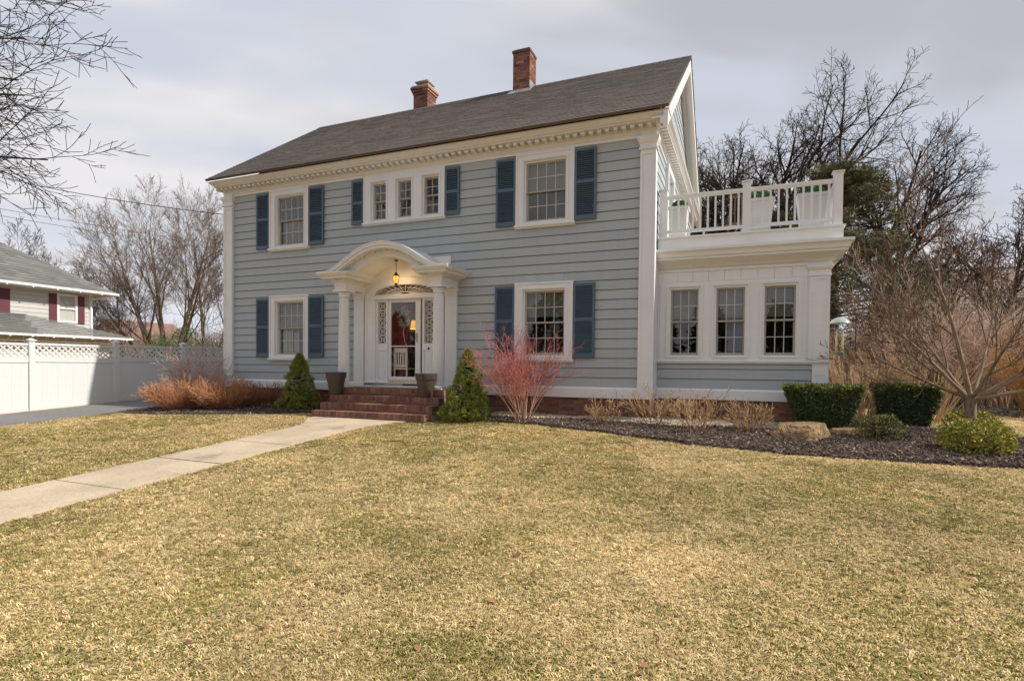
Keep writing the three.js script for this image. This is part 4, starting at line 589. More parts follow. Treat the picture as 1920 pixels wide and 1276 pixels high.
// ------------------------------------------------------------------ neighbouring house beyond the fence
{
  const n = thing('neighbor_house', 'pale grey house with grey hip roof and maroon shutters beyond the fence', 'house'), X = -18, r = rng(606), wm = [[0.56, 0.555, 0.52], [0.54, 0.535, 0.5], [0.575, 0.565, 0.53]].map(c => painted(RGB(...c)));
  const zN = -6.95, zF = 8;                                    // wall along z, its far corner at zN
  part('wall', boxG(X - 9, X - 0.02, -0.2, 4.6, zN + 0.02, zF), wm[0], n);
  for (let k = 0; k < 22; k++) { const y0 = 0.2 + k * 0.2; const spans = (y0 > 2.95 && y0 < 4.42) ? [[zN, -6.28], [-5.28, zF]] : [[zN, zF]]; for (const [a, b] of spans) part('siding_board', new MB().sweepZ([[X - 0.02, y0], [X + 0.024, y0], [X + 0.006, y0 + 0.19], [X - 0.02, y0 + 0.19]], a, b).geo(), wm[Math.floor(r() * 3)], n); }
  const hip = (y0, x0, x1, z0, z1, yr, inset, name) => { const mb = new MB(), rx = (x0 + x1) / 2, N = 24; mb.box(x0, x1, y0 - 0.12, y0, z0, z1); // hip roof in shingle rows
    const P = t => { const k = t; return [lerp(x1, rx, k), lerp(y0, yr, k), lerp(z0, z0 + inset, k), lerp(z1, z1 - inset, k)]; };
    const sh = new MB(); for (let k = 0; k < N; k++) { const a = P(k / N), b = P((k + 1) / N); let z = a[2]; while (z < a[3]) { const e = Math.min(z + 0.3 + r() * 0.2, a[3]), t = 0.8 + 0.45 * r(), f = q => lerp(b[2], b[3], (q - a[2]) / (a[3] - a[2])); sh.quad([a[0], a[1] + 0.012, z], [a[0], a[1] + 0.012, e - 0.006], [b[0], b[1], f(e) - 0.006], [b[0], b[1], f(z)], [0.155 * t, 0.152 * t, 0.142 * t]); z = e; } }
    for (let k = 0; k < N; k++) { const a = P(k / N), b = P((k + 1) / N), m = 2 * rx; const t = 0.8 + 0.4 * r(), c = [0.155 * t, 0.152 * t, 0.142 * t]; sh.quad([a[0], a[1], a[2]], [m - a[0], a[1], a[2]], [m - b[0], b[1], b[2]], [b[0], b[1], b[2]], c); sh.quad([m - a[0], a[1], a[2]], [m - a[0], a[1], a[3]], [m - b[0], b[1], b[3]], [m - b[0], b[1], b[2]], c); }
    const g = sub(name, n); part('eave_board', mb.geo(), M.cream, g); const s = part('shingles', sh.geo(), M.shingle, g); s.userData.kind = 'stuff'; };
  hip(4.66, X - 9.7, X + 0.75, zN - 0.85, zF + 0.7, 8.1, 5.2, 'roof');
  const gt = new MB(); gt.box(X + 0.75, X + 0.86, 4.56, 4.67, zN - 0.85, zF); for (let z = zN; z < zF; z += 1.0) gt.box(X + 0.745, X + 0.875, 4.5, 4.56, z, z + 0.05); part('gutter', gt.geo(), M.white, n);
  const dn = new MB(); dn.tube([V(X + 0.78, 4.56, zN - 0.6), V(X + 0.45, 4.4, zN - 0.3), V(X + 0.1, 4.28, zN + 0.06), V(X + 0.07, 4.1, zN + 0.08), V(X + 0.07, 0, zN + 0.08)], [0.045, 0.045, 0.045, 0.045, 0.045], 6); part('downspout', dn.geo(), M.white, n);
  part('corner_board', boxG(X - 0.01, X + 0.034, 0, 4.6, zN - 0.03, zN + 0.14), M.white, n);
  const w = sub('window', n), fr = new MB(); for (const [a, b, c, d] of [[-6.26, -6.16, 3.02, 4.44], [-5.44, -5.34, 3.02, 4.44], [-6.16, -5.44, 4.34, 4.44], [-6.16, -5.44, 3.02, 3.1], [-6.16, -5.44, 3.68, 3.74]]) fr.box(X - 0.02, X + 0.05, c, d, a, b); part('frame', fr.geo(), M.white, w); part('pane', boxG(X + 0.0, X + 0.006, 3.74, 4.34, -6.16, -5.44), M.glass, w); part('pane', boxG(X - 0.012, X - 0.006, 3.1, 3.68, -6.16, -5.44), M.glass, w); part('blind', boxG(X - 0.06, X - 0.05, 3.1, 3.7, -6.16, -5.44), std(RGB(0.6, 0.57, 0.5)), w); part('dark_room', boxG(X - 0.1, X - 0.09, 3.7, 4.34, -6.16, -5.44), std(RGB(0.2, 0.24, 0.22)), w);
  const ms = std(RGB(0.13, 0.032, 0.045), { roughness: 0.6 }); for (const [a, b, y0, y1] of [[-6.58, -6.28, 3.0, 4.4], [-5.32, -5.0, 3.0, 4.4], [-3.42, -3.0, 2.98, 4.4]]) { const s = sub('shutter', n), m = new MB(); m.box(X + 0.02, X + 0.06, y0, y1, a, b); for (let y = y0 + 0.1; y < y1 - 0.1; y += 0.09) m.box(X + 0.06, X + 0.068, y, y + 0.045, a + 0.05, b - 0.05); part('shutter_panel', m.geo(), ms, s); }
  // lower roof of the garage in front
  part('garage_wall', boxG(X, X + 2.2, -0.2, 2.2, zN + 0.5, zF), wm[1], n);
  const lr = new MB(), N = 12; for (let k = 0; k < N; k++) { const f = t => [lerp(X + 2.9, X + 0.03, t), lerp(2.28, 3.3, t)], a = f(k / N), b = f((k + 1) / N), c = (t) => lerp(zN - 0.2, zN + 3.2, t); let z = c(k / N) ; while (z < zF) { const e = Math.min(z + 0.3 + r() * 0.25, zF), t = 0.8 + 0.4 * r(); lr.quad([a[0], a[1] + 0.012, z], [a[0], a[1] + 0.012, e - 0.005], [b[0], b[1], e - 0.005], [b[0], b[1], z], [0.15 * t, 0.147 * t, 0.138 * t]); z = e; } }
  const low = sub('garage_roof', n); const s2 = part('shingles', lr.geo(), M.shingle, low); s2.userData.kind = 'stuff'; part('eave_board', boxG(X + 2.84, X + 2.93, 2.17, 2.27, zN - 0.2, zF), M.cream, low);
  const bk = new MB(); for (let z = zN + 0.1; z < zF; z += 0.8) bk.box(X + 2.93, X + 2.98, 2.13, 2.19, z, z + 0.08); part('eave_bracket', bk.geo(), M.white, low);
}
{ // two houses far off
  const a = thing('brick_cottage', 'small far red brick house glimpsed between the fence and the trees', 'house'); part('wall', boxG(-43, -36.5, -0.2, 3.1, -27, -21.5), std(RGB(0.34, 0.13, 0.085), { roughness: 0.9, bumpMap: tGrit, bumpScale: 0.01 }), a); const m = new MB(); m.sweepZ([[-43.5, 3.05], [-36, 3.05], [-39.75, 5.0]], -27.5, -21); part('roof', m.geo(), std(RGB(0.26, 0.14, 0.11), { roughness: 0.9 }), a); part('window', boxG(-36.49, -36.42, 1.2, 2.4, -25, -24), std(RGB(0.1, 0.11, 0.12), { roughness: 0.2 }), a);
  const b = thing('far_barn', 'long low building with dusky brown roof behind the thicket', 'building'); const D = 38; part('wall', boxG(23.5, 52, -0.2, 3.6, -45, -33), std(RGB(0.34, 0.26, 0.21), { map: tPaint }), b); const rm = new MB(); for (let k = 0; k < 26; k++) { const r = rng(k + 9); let x = 22.8; const y0 = 3.5 + k * 0.19, y1 = y0 + 0.19, z0 = -32.4 - k * 0.25, z1 = z0 - 0.25; while (x < 52.7) { const e = Math.min(x + 0.8 + r(), 52.7), t = 0.85 + 0.3 * r(); rm.quad([x, y0 + 0.02, z0], [e - 0.01, y0 + 0.02, z0], [e - 0.01, y1, z1], [x, y1, z1], [0.27 * t, 0.205 * t, 0.175 * t]); x = e; } } const s = part('roof_shingles', rm.geo(), M.shingle, b); s.userData.kind = 'stuff'; part('roof_back', new MB().quad([22.8, 8.44, -38.9], [52.7, 8.44, -38.9], [52.7, 3.5, -45.5], [22.8, 3.5, -45.5]).geo(), M.roofdeck, b); part('ridge_cap', boxG(22.8, 52.7, 8.4, 8.52, -39.0, -38.8), std(RGB(0.2, 0.18, 0.17)), b);
}
{ // utility lines
  const wire = (a, b, sag, r, label) => { const P = []; for (let k = 0; k <= 24; k++) { const t = k / 24; P.push(V(lerp(a[0], b[0], t), lerp(a[1], b[1], t) - sag * 4 * t * (1 - t), lerp(a[2], b[2], t))); } single('utility_line', new MB().tube(P, P.map(() => r), 5).geo(), std(RGB(0.05, 0.05, 0.055)), label, 'cable', 'overhead lines'); };
  wire([-26, 11.6, -3.5], [-0.33, 5.45, -1.2], 0.35, 0.014, 'black service wire sloping down to the corner of the blue grey house');
  wire([-24, 9.05, 2.6], [-21.0, 10.9, -30], 0.5, 0.012, 'upper of two thin wires crossing the sky over the grey roof'); wire([-24, 8.72, 2.6], [-21.0, 10.45, -30], 0.5, 0.012, 'lower of two thin wires crossing the sky over the grey roof');
}
// ------------------------------------------------------------------ things on the sunroom balcony
function balconyPlanter(x, z, w, h, label) {
  const p = thing('balcony_planter', label, 'planter', 'white planters on the balcony', [x, 3.737, z]), b = w * 0.36, t = w / 2, mb = new MB(), c = s => [[-s, -s], [s, -s], [s, s], [-s, s]];
  const A = c(b), B = c(t); for (let k = 0; k < 4; k++) { const n = (k + 1) % 4; mb.quad([A[k][0], 0, A[k][1]], [A[n][0], 0, A[n][1]], [B[n][0], h, B[n][1]], [B[k][0], h, B[k][1]]); } mb.quad(...A.map(q => [q[0], 0.001, q[1]])); part('box', mb.geo(), M.vinyl, p);
  const rm = new MB(); rm.box(-t - 0.02, t + 0.02, h - 0.04, h + 0.02, t - 0.03, t + 0.02); rm.box(-t - 0.02, t + 0.02, h - 0.04, h + 0.02, -t - 0.02, -t + 0.03); rm.box(-t - 0.02, -t + 0.03, h - 0.039, h + 0.019, -t + 0.03, t - 0.03); rm.box(t - 0.03, t + 0.02, h - 0.039, h + 0.019, -t + 0.03, t - 0.03); part('rim', rm.geo(), M.vinyl, p);
  const r = rng(Math.floor(x * 31)), f = new MB(); for (let k = 0; k < 1400; k++) { const a = r() * 6.283, u = r() * 2 - 1, R = t * 0.95 * (0.75 + 0.25 * Math.cbrt(r())), s = Math.sqrt(1 - u * u), q = V(R * s * Math.cos(a), h + 0.02 + Math.max(-0.02, R * u * 0.75), R * s * Math.sin(a)), d = V(r() - 0.5, r() * 0.8, r() - 0.5).normalize(), e = V(r() - 0.5, r() - 0.5, r() - 0.5).normalize(), g = 0.6 + 0.8 * r(); f.leaf(q, d, e, 0.045, 0.014, [0.035 * g, 0.125 * g, 0.03 * g]); } part('boxwood', f.geo(), M.leaf, p);
}
balconyPlanter(14.52, -1.02, 0.52, 0.74, 'white tapered planter with boxwood by the outer corner post of the balcony');
balconyPlanter(13.58, -1.1, 0.50, 0.76, 'white tapered planter with boxwood behind the middle balcony post');
balconyPlanter(11.97, -1.0, 0.38, 0.74, 'white tapered planter with boxwood nearest the house wall on the balcony');
{
  const c = thing('folded_chair', 'folded wooden slat chair leaning behind the middle balcony post', 'chair', null, [13.16, 3.735, -1.05]), parts = [];
  for (const s of [-1, 1]) { const m = new MB(); m.tube([V(s * 0.19, 0, 0.1), V(s * 0.16, 0.95, -0.12)], [0.018, 0.018], 6); part('side_rail', m.geo(), M.wood, c); }
  for (let k = 0; k < 5; k++) { const m = new MB(), x = -0.13 + k * 0.065; m.tube([V(x, 0.35, 0.02), V(x, 0.93, -0.11)], [0.016, 0.016], 4); part('back_slat', m.geo(), M.wood, c); } part('top_rail', boxG(-0.2, 0.2, 0.92, 0.97, -0.135, -0.105), M.wood, c); part('seat', boxG(-0.19, 0.19, 0.30, 0.34, -0.1, 0.1), M.wood, c);
}

// ------------------------------------------------------------------ woody plants
const UPV = V(0, 1, 0);
function away(d, ang, roll, r) { // a direction turned by ang from d
  const a = Math.abs(d.y) < 0.95 ? V(0, 1, 0) : V(1, 0, 0), u = V().crossVectors(d, a).normalize(), v = V().crossVectors(d, u);
  return d.clone().multiplyScalar(Math.cos(ang)).addScaledVector(u, Math.sin(ang) * Math.cos(roll)).addScaledVector(v, Math.sin(ang) * Math.sin(roll)).normalize();
}
// o: levels, kids[], ratio[], angle[], wob, trop (pull upward), taper, col(level, r), minr
function grow(trunk, crown, p, d, len, rad, lvl, o, r) {
  const max = o.levels, ns = lvl === 0 ? 9 : lvl === 1 ? 7 : lvl < max ? 4 : 2, pts = [p.clone()], R = [rad], q = p.clone(), dd = d.clone(), tip = lvl === max ? 0.35 : (o.taper || 0.5);
  const wob = (o.wob || 0.25) * (lvl === 0 ? (o.w0 ?? 0.3) : 1), dirs = [dd.clone()];
  for (let k = 1; k <= ns; k++) { dd.x += (r() - 0.5) * wob; dd.y += (r() - 0.5) * wob + (o.trop || 0) * (lvl ? 1 : 0.3) / ns * (o.tropBy ? o.tropBy(lvl) : 1); dd.z += (r() - 0.5) * wob; dd.normalize(); q.addScaledVector(dd, len / ns); pts.push(q.clone()); R.push(Math.max(o.minr || 0.004, rad * lerp(1, tip, k / ns))); dirs.push(dd.clone()); }
  (lvl < (o.trunkLevels ?? 2) ? trunk : crown).tube(pts, R, lvl === 0 ? 9 : lvl === 1 ? 6 : lvl === 2 ? 5 : lvl === 3 ? 4 : 3, o.col(lvl, r));
  if (lvl >= max) return;
  const n = o.kids[lvl], t0 = o.start ? o.start[lvl] : 0.3, roll0 = r() * 6.28;
  for (let k = 0; k < n; k++) {
    const t = n === 1 ? 1 : lerp(t0, 1, (k + 0.15 + 0.7 * r()) / n), f = t * ns, i = Math.min(ns - 1, Math.floor(f)), at = pts[i].clone().lerp(pts[i + 1], f - i), rr = lerp(R[i], R[i + 1], f - i), ang = o.angle[lvl] * (0.7 + 0.6 * r()) * (t > 0.93 ? 0.6 : 1);
    grow(trunk, crown, at, away(dirs[i + 1], ang, roll0 + k * 2.4 + (r() - 0.5), r), len * o.ratio[lvl] * (0.75 + 0.5 * r()) * lerp(1.1, 0.75, t), Math.max(o.minr || 0.004, rr * (o.thin || 0.62)), lvl + 1, o, r);
  }
}
function bareTree(name, label, category, group, at, seed, stems, o) {
  const t = thing(name, label, category, group), r = rng(seed), A = new MB(), B = new MB();
  for (const [dx, dz, dir, len, rad] of stems) grow(A, B, V(at[0] + dx, at[1], at[2] + dz), V(...dir).normalize(), len, rad, 0, o, r);
  part('trunk', A.geo(), o.mat || M.bark, t); if (B.n) part('crown', B.geo(), o.mat || M.bark, t); return t;
}
const barkCol = (a, b) => (lvl, r) => { const t = 0.85 + 0.3 * r(), k = clamp(lvl / 4, 0, 1); return [lerp(a[0], b[0], k) * t, lerp(a[1], b[1], k) * t, lerp(a[2], b[2], k) * t]; };
const grey = barkCol([1.15, 1.1, 1.0], [0.8, 0.7, 0.62]), dark = barkCol([0.62, 0.6, 0.6], [0.55, 0.5, 0.5]), tan = barkCol([1.25, 1.12, 0.95], [1.0, 0.78, 0.65]);
// tall vase shaped trees behind the fence
const vase = { levels: 4, kids: [10, 8, 6, 5], ratio: [0.42, 0.48, 0.46, 0.46], angle: [0.5, 0.5, 0.55, 0.6], start: [0.25, 0.2, 0.2, 0.1], wob: 0.14, trop: 0.14, col: barkCol([0.9, 0.86, 0.82], [0.8, 0.74, 0.7]), thin: 0.45, minr: 0.0062, taper: 0.2, mat: M.barkLight };
bareTree('bare_tree', 'broad pale bare tree fanning out behind the fence, between grey house and porch house', 'tree', 'bare trees beyond the fence', [-21.0, G0, -13.2], 11, [[0, 0, [-0.05, 1, 0.05], 9.6, 0.19], [0.5, 0.1, [0.28, 1, -0.05], 9.6, 0.17], [-0.4, 0.2, [-0.34, 1, 0.1], 9.4, 0.17], [-0.2, -0.3, [-0.68, 1, 0], 9.0, 0.15], [-0.5, 0, [-1.1, 1, 0.1], 8.2, 0.13], [0.7, 0, [0.6, 1, 0.2], 8.8, 0.13]], vase);
bareTree('bare_tree', 'small bare tree with low slanting limbs close behind the grey house corner', 'tree', 'bare trees beyond the fence', [-23.9, G0, -12.0], 12, [[0, 0, [-0.7, 1, 0.1], 5.6, 0.12], [0.4, -0.2, [-0.1, 1, 0.0], 5.4, 0.11]], vase);
bareTree('bare_tree', 'bare tree half hidden by the left corner board of the blue grey house', 'tree', 'bare trees beyond the fence', [-18.2, G0, -14.2], 13, [[0, 0, [0.25, 1, -0.08], 9.0, 0.16], [-0.4, 0, [-0.12, 1, 0], 9.2, 0.14], [0.2, 0.2, [0.7, 1, 0], 8.0, 0.12]], vase);
bareTree('bare_tree', 'distant brown bare tree rising over the grey roof at the picture edge', 'tree', 'bare trees beyond the fence', [-50, G0, -19.5], 14, [[0, 0, [0, 1, 0], 10.5, 0.26], [1.2, 0.5, [0.25, 1, 0], 10, 0.22], [-1, 0, [-0.3, 1, 0], 9.5, 0.2]], { ...vase, kids: [8, 6, 6, 4], minr: 0.011, mat: M.bark, col: tan });
bareTree('bare_tree', 'distant brown bare tree over the slope of the grey roof', 'tree', 'bare trees beyond the fence', [-42, G0, -19.5], 15, [[0, 0, [-0.3, 1, 0], 8.0, 0.2], [0.8, 0, [0.35, 1, 0.1], 7.5, 0.17]], { ...vase, kids: [8, 6, 6, 4], minr: 0.011, mat: M.bark, col: tan });
// oaks behind the sunroom: a short bole opening into a broad rounded crown
const oak = { levels: 5, kids: [10, 6, 6, 5, 5], ratio: [0.72, 0.56, 0.52, 0.5, 0.5], angle: [0.72, 0.62, 0.7, 0.75, 0.75], start: [0.58, 0.28, 0.2, 0.15, 0.1], wob: 0.26, w0: 0.35, trop: 0.1, col: dark, thin: 0.64, minr: 0.0092, taper: 0.5 };
bareTree('bare_oak', 'large dark bare oak with the tallest crown above the balcony', 'tree', 'bare oaks behind the house', [17.0, G0, -24.5], 29, [[0, 0, [-0.14, 1, 0], 10.2, 0.40]], oak);
bareTree('bare_oak', 'dark bare oak right of the tallest one, over the evergreen pine', 'tree', 'bare oaks behind the house', [22.4, G0, -29.5], 27, [[0, 0, [-0.03, 1, 0], 9.2, 0.36]], oak);
bareTree('bare_oak', 'slim dark bare oak standing behind the middle balcony post', 'tree', 'bare oaks behind the house', [13.2, G0, -25.3], 23, [[0, 0, [-0.04, 1, 0], 8.8, 0.3]], { ...oak, kids: [8, 6, 5, 5, 4] });
bareTree('bare_oak', 'dark bare oak with limbs showing between the balusters beside the gable', 'tree', 'bare oaks behind the house', [11.2, G0, -28.5], 24, [[0, 0, [-0.12, 1, 0], 7.6, 0.3]], { ...oak, kids: [8, 6, 5, 5, 4] });
bareTree('bare_tree', 'spreading bare tree with a long arching limb right of the pine', 'tree', 'bare oaks behind the house', [24.2, G0, -23], 25, [[0, 0, [0.25, 1, 0], 5.6, 0.22], [-0.6, 0, [-0.2, 1, 0], 5.2, 0.18]], { ...oak, trop: 0.1, kids: [8, 6, 5, 4, 4], col: barkCol([0.9, 0.82, 0.75], [0.75, 0.62, 0.56]) });
// ornamental tree in the bed
bareTree('ornamental_tree', 'low branching smooth bark ornamental tree in the mulch bed', 'tree', null, [16.96, gy(17, -0.3) - 0.05, -0.3], 31,
  [[0, 0, [0.0, 1, 0.0], 0.75, 0.09]], { levels: 1, kids: [0], ratio: [1], angle: [0.5], start: [1], wob: 0.06, col: barkCol([1.15, 1.05, 0.92], [1, 1, 1]), taper: 0.92, mat: M.barkLight });
{
  const t = scene.getObjectByName('ornamental_tree'), r = rng(33), A = new MB(), B = new MB(), y = gy(17, -0.25) + 0.62;
  const o = { levels: 4, kids: [6, 5, 4, 3], ratio: [0.6, 0.58, 0.55, 0.55], angle: [0.52, 0.55, 0.6, 0.6], start: [0.2, 0.2, 0.15, 0.1], wob: 0.36, trop: 0.28, col: barkCol([1.15, 1.05, 0.93], [0.72, 0.5, 0.43]), thin: 0.58, minr: 0.0046, taper: 0.3, trunkLevels: 2 };
  for (const [dx, dz, dir, len, rad] of [[-0.04, 0, [-1.0, 0.45, -0.25], 1.5, 0.032], [-0.03, 0.03, [-0.75, 0.85, 0.0], 1.9, 0.034], [0, 0, [-0.2, 1, -0.2], 2.9, 0.044], [-0.02, -0.04, [-0.5, 0.95, -0.5], 2.1, 0.033], [0.06, 0, [0.95, 0.75, 0.1], 2.6, 0.048], [0.05, 0.04, [1.1, 0.28, 0.35], 2.0, 0.032], [0.02, -0.05, [0.45, 0.9, -0.6], 2.6, 0.032], [0, 0.05, [0.2, 0.9, 0.65], 1.9, 0.034]]) grow(A, B, V(16.96 + dx, y, -0.3 + dz), V(...dir).normalize(), len, rad, 0, o, r);
  part('limbs', A.geo(), M.barkLight, t); part('twigs', B.geo(), M.barkLight, t);
}
// the tree whose branch tips hang into the top left of the view
{
  const t = thing('street_tree', 'bare tree whose drooping twigs hang into the top left of the view', 'tree'), r = rng(41), A = new MB(), B = new MB(), b = [-0.6, gy(-0.6, 8.0), 8.0];
  A.tube([V(b[0], b[1] - 0.05, b[2]), V(b[0], 2.0, b[2]), V(b[0] + 0.1, 4.2, b[2] - 0.1), V(b[0] + 0.2, 7.5, b[2] - 0.1), V(b[0] + 0.3, 11, b[2])], [0.26, 0.22, 0.19, 0.12, 0.03], 10, [0.8, 0.78, 0.75]);
  const o = { levels: 3, kids: [7, 5, 4], ratio: [0.42, 0.5, 0.55], angle: [0.6, 0.65, 0.7], start: [0.3, 0.15, 0.1], wob: 0.42, trop: 0.05, col: dark, thin: 0.6, minr: 0.0048, taper: 0.25, trunkLevels: 0 };
  for (const [y, dir, len, rad] of [[3.9, [1, 0.10, -0.35], 3.3, 0.045], [4.3, [1, 0.12, -0.62], 3.6, 0.045], [4.7, [1, 0.15, -0.3], 3.4, 0.045], [5.1, [1, 0.1, -0.55], 3.6, 0.045], [5.5, [1, 0.14, -0.42], 3.5, 0.045], [6.0, [1, 0.1, -0.5], 3.6, 0.04], [6.5, [1, 0.12, -0.4], 3.4, 0.045], [7.0, [1, 0.10, -0.55], 3.6, 0.045], [7.4, [1, 0.05, -0.4], 3.5, 0.04], [6.2, [-0.8, 0.5, 0.6], 4, 0.06], [7.2, [0.2, 0.7, 1], 4, 0.06], [7.6, [-1, 0.7, -0.5], 4, 0.05]]) grow(A, B, V(b[0] + 0.1, y, b[2] - 0.1), V(...dir).normalize(), len, rad, 0, o, r);
  part('trunk', A.geo(), M.bark, t); part('twigs', B.geo(), M.bark, t);
}
// ---- evergreens
const rdir = r => { const u = r() * 2 - 1, a = r() * 6.2832, s = Math.sqrt(1 - u * u); return V(s * Math.cos(a), u, s * Math.sin(a)); };
{ // pine behind the oaks
  const t = thing('pine_tree', 'broad dark green pine behind the bare oak right of the balcony', 'tree'), r = rng(51), A = new MB(), F = new MB(), X = 17.3, Z = -19.4, Hh = 10.4;
  A.tube([V(X, G0, Z), V(X, 5, Z), V(X + 0.1, Hh, Z)], [0.3, 0.2, 0.03], 8, [0.7, 0.6, 0.5]);
  for (let k = 0; k < 92; k++) { const y = lerp(2.2, Hh - 0.2, Math.pow(r(), 0.85)), a = r() * 6.283, L = lerp(5.4, 1.5, (y - 2) / (Hh - 2)) * (0.75 + 0.4 * r()), e = V(X + Math.cos(a) * L, y + L * 0.18, Z + Math.sin(a) * L), s = V(X, y, Z), m = s.clone().lerp(e, 0.5); m.y -= 0.1; A.tube([s, m, e], [0.05, 0.035, 0.012], 4, [0.6, 0.5, 0.42]);
    for (let q = 0; q < 34; q++) { const f = 0.25 + 0.7 * Math.sqrt(r()), c = s.clone().lerp(e, f).add(V((r() - 0.5) * 0.8, (r() - 0.3) * 0.45, (r() - 0.5) * 0.8)), g = 0.5 + 0.9 * r(); for (let n = 0; n < 13; n++) { const d = rdir(r); d.y = d.y * 0.7 + 0.35; d.normalize(); F.leaf(c, d, rdir(r), 0.24 + 0.14 * r(), 0.02, [0.13 * g, 0.122 * g, 0.05 * g]); } } }
  part('trunk', A.geo(), M.bark, t); part('crown', F.geo(), M.leaf, t);
}
function bushEvergreen(name, label, at, w, h, N, base, seed, group) { // loose evergreen mass with an uneven outline
  const t = thing(name, label, 'shrub', group), r = rng(seed), F = new MB(), A = new MB(), L = []; for (let k = 0; k < 16; k++) L.push([(r() - 0.5) * w * 0.75, h * (0.15 + 0.7 * r()), (r() - 0.5) * w * 0.75, w * (0.16 + 0.14 * r())]);
  for (let k = 0; k < 5; k++) A.tube([V(at[0], at[1], at[2]), V(at[0] + (r() - 0.5) * w * 0.6, at[1] + h * 0.7, at[2] + (r() - 0.5) * w * 0.6)], [0.03, 0.008], 5, [0.7, 0.6, 0.5]);
  for (let k = 0; k < N; k++) { const l = L[Math.floor(r() * 16)], d = rdir(r), p = V(at[0] + l[0] + d.x * l[3], at[1] + Math.max(0.02, l[1] + d.y * l[3]), at[2] + l[2] + d.z * l[3]), e = rdir(r).addScaledVector(UPV, 0.5).normalize(), g = 0.55 + 0.9 * r(); F.leaf(p, e, rdir(r), 0.07 + 0.05 * r(), 0.022, [base[0] * g, base[1] * g, base[2] * g]); }
  part('stems', A.geo(), M.bark, t); part('foliage', F.geo(), M.leaf, t);
}
bushEvergreen('evergreen_shrub', 'green evergreen shrub showing over the fence below the bare trunks', [-15.2, G0, -9.2], 2.4, 3.0, 6500, [0.06, 0.11, 0.03], 61, 'evergreens over the fence');
bushEvergreen('evergreen_shrub', 'dark evergreen shrub over the fence next to the blue grey house', [-13.2, G0, -9.9], 2.6, 3.1, 6500, [0.035, 0.06, 0.022], 62, 'evergreens over the fence');
bushEvergreen('evergreen_shrub', 'tall dark evergreen shrub behind the bird feeder at the sunroom corner', [17.3, G0, -8.5], 2.8, 4.6, 9000, [0.04, 0.052, 0.02], 63);
bushEvergreen('evergreen_shrub', 'dark olive evergreen shrub over the thicket left of the dusky roof', [21.6, G0, -15.5], 3.4, 5.2, 7000, [0.042, 0.048, 0.022], 64);

// ---- small conical spruces flanking the steps: dense sprays of short needles in layered tufts
function cone(label, at, w, h, seed) {
  const t = thing('dwarf_spruce', label, 'shrub', 'dwarf spruces by the steps'), r = rng(seed), F = new MB(), A = new MB();
  A.tube([V(at[0], at[1] - 0.05, at[2]), V(at[0], at[1] + h * 0.93, at[2])], [0.05, 0.01], 6, [0.7, 0.6, 0.5]);
  for (let k = 0; k < 900; k++) { // tufts
    const v = Math.pow(r(), 1.35), y = h * v, a = r() * 6.283, prof = v < 0.12 ? lerp(0.82, 1, v / 0.12) : Math.pow(1 - (v - 0.12) / 0.88, 0.8), lump = 1 + 0.3 * (vn(a * 2.4, y * 6, seed) - 0.5) * 2 + (r() < 0.05 ? 0.14 : 0), R = (w / 2) * prof * lump * (0.72 + 0.28 * Math.sqrt(r())), o = V(Math.cos(a), 0.25 + 0.75 * v, Math.sin(a)).normalize(), c = V(at[0] + Math.cos(a) * R, at[1] + 0.02 + y * 0.96, at[2] + Math.sin(a) * R), g = 0.65 + 0.6 * r(), yel = vn(a * 3 + 7, y * 8, seed + 3);
    A.tube([V(at[0], at[1] + y * 0.9, at[2]), c], [0.006, 0.003], 3, [0.5, 0.42, 0.35]);
    for (let n = 0; n < 26; n++) { const d = o.clone().multiplyScalar(0.8).add(rdir(r)).normalize(), q = c.clone().addScaledVector(rdir(r), 0.03); F.leaf(q, d, rdir(r), 0.045 + 0.03 * r(), 0.006, [lerp(0.13, 0.32, yel) * g, lerp(0.19, 0.32, yel) * g, lerp(0.03, 0.045, yel) * g]); }
  }
  part('trunk', A.geo(), M.bark, t); part('crown', F.geo(), M.leaf, t);
}
cone('bright green conical dwarf spruce between the farther brown pot and the orange shrubs', [3.06, gy(3, 0.75), 0.75], 0.98, 1.42, 71);
cone('bright green conical dwarf spruce between the steps and the red twig shrub', [7.92, gy(7.9, 1.1), 1.08], 0.98, 1.52, 72);

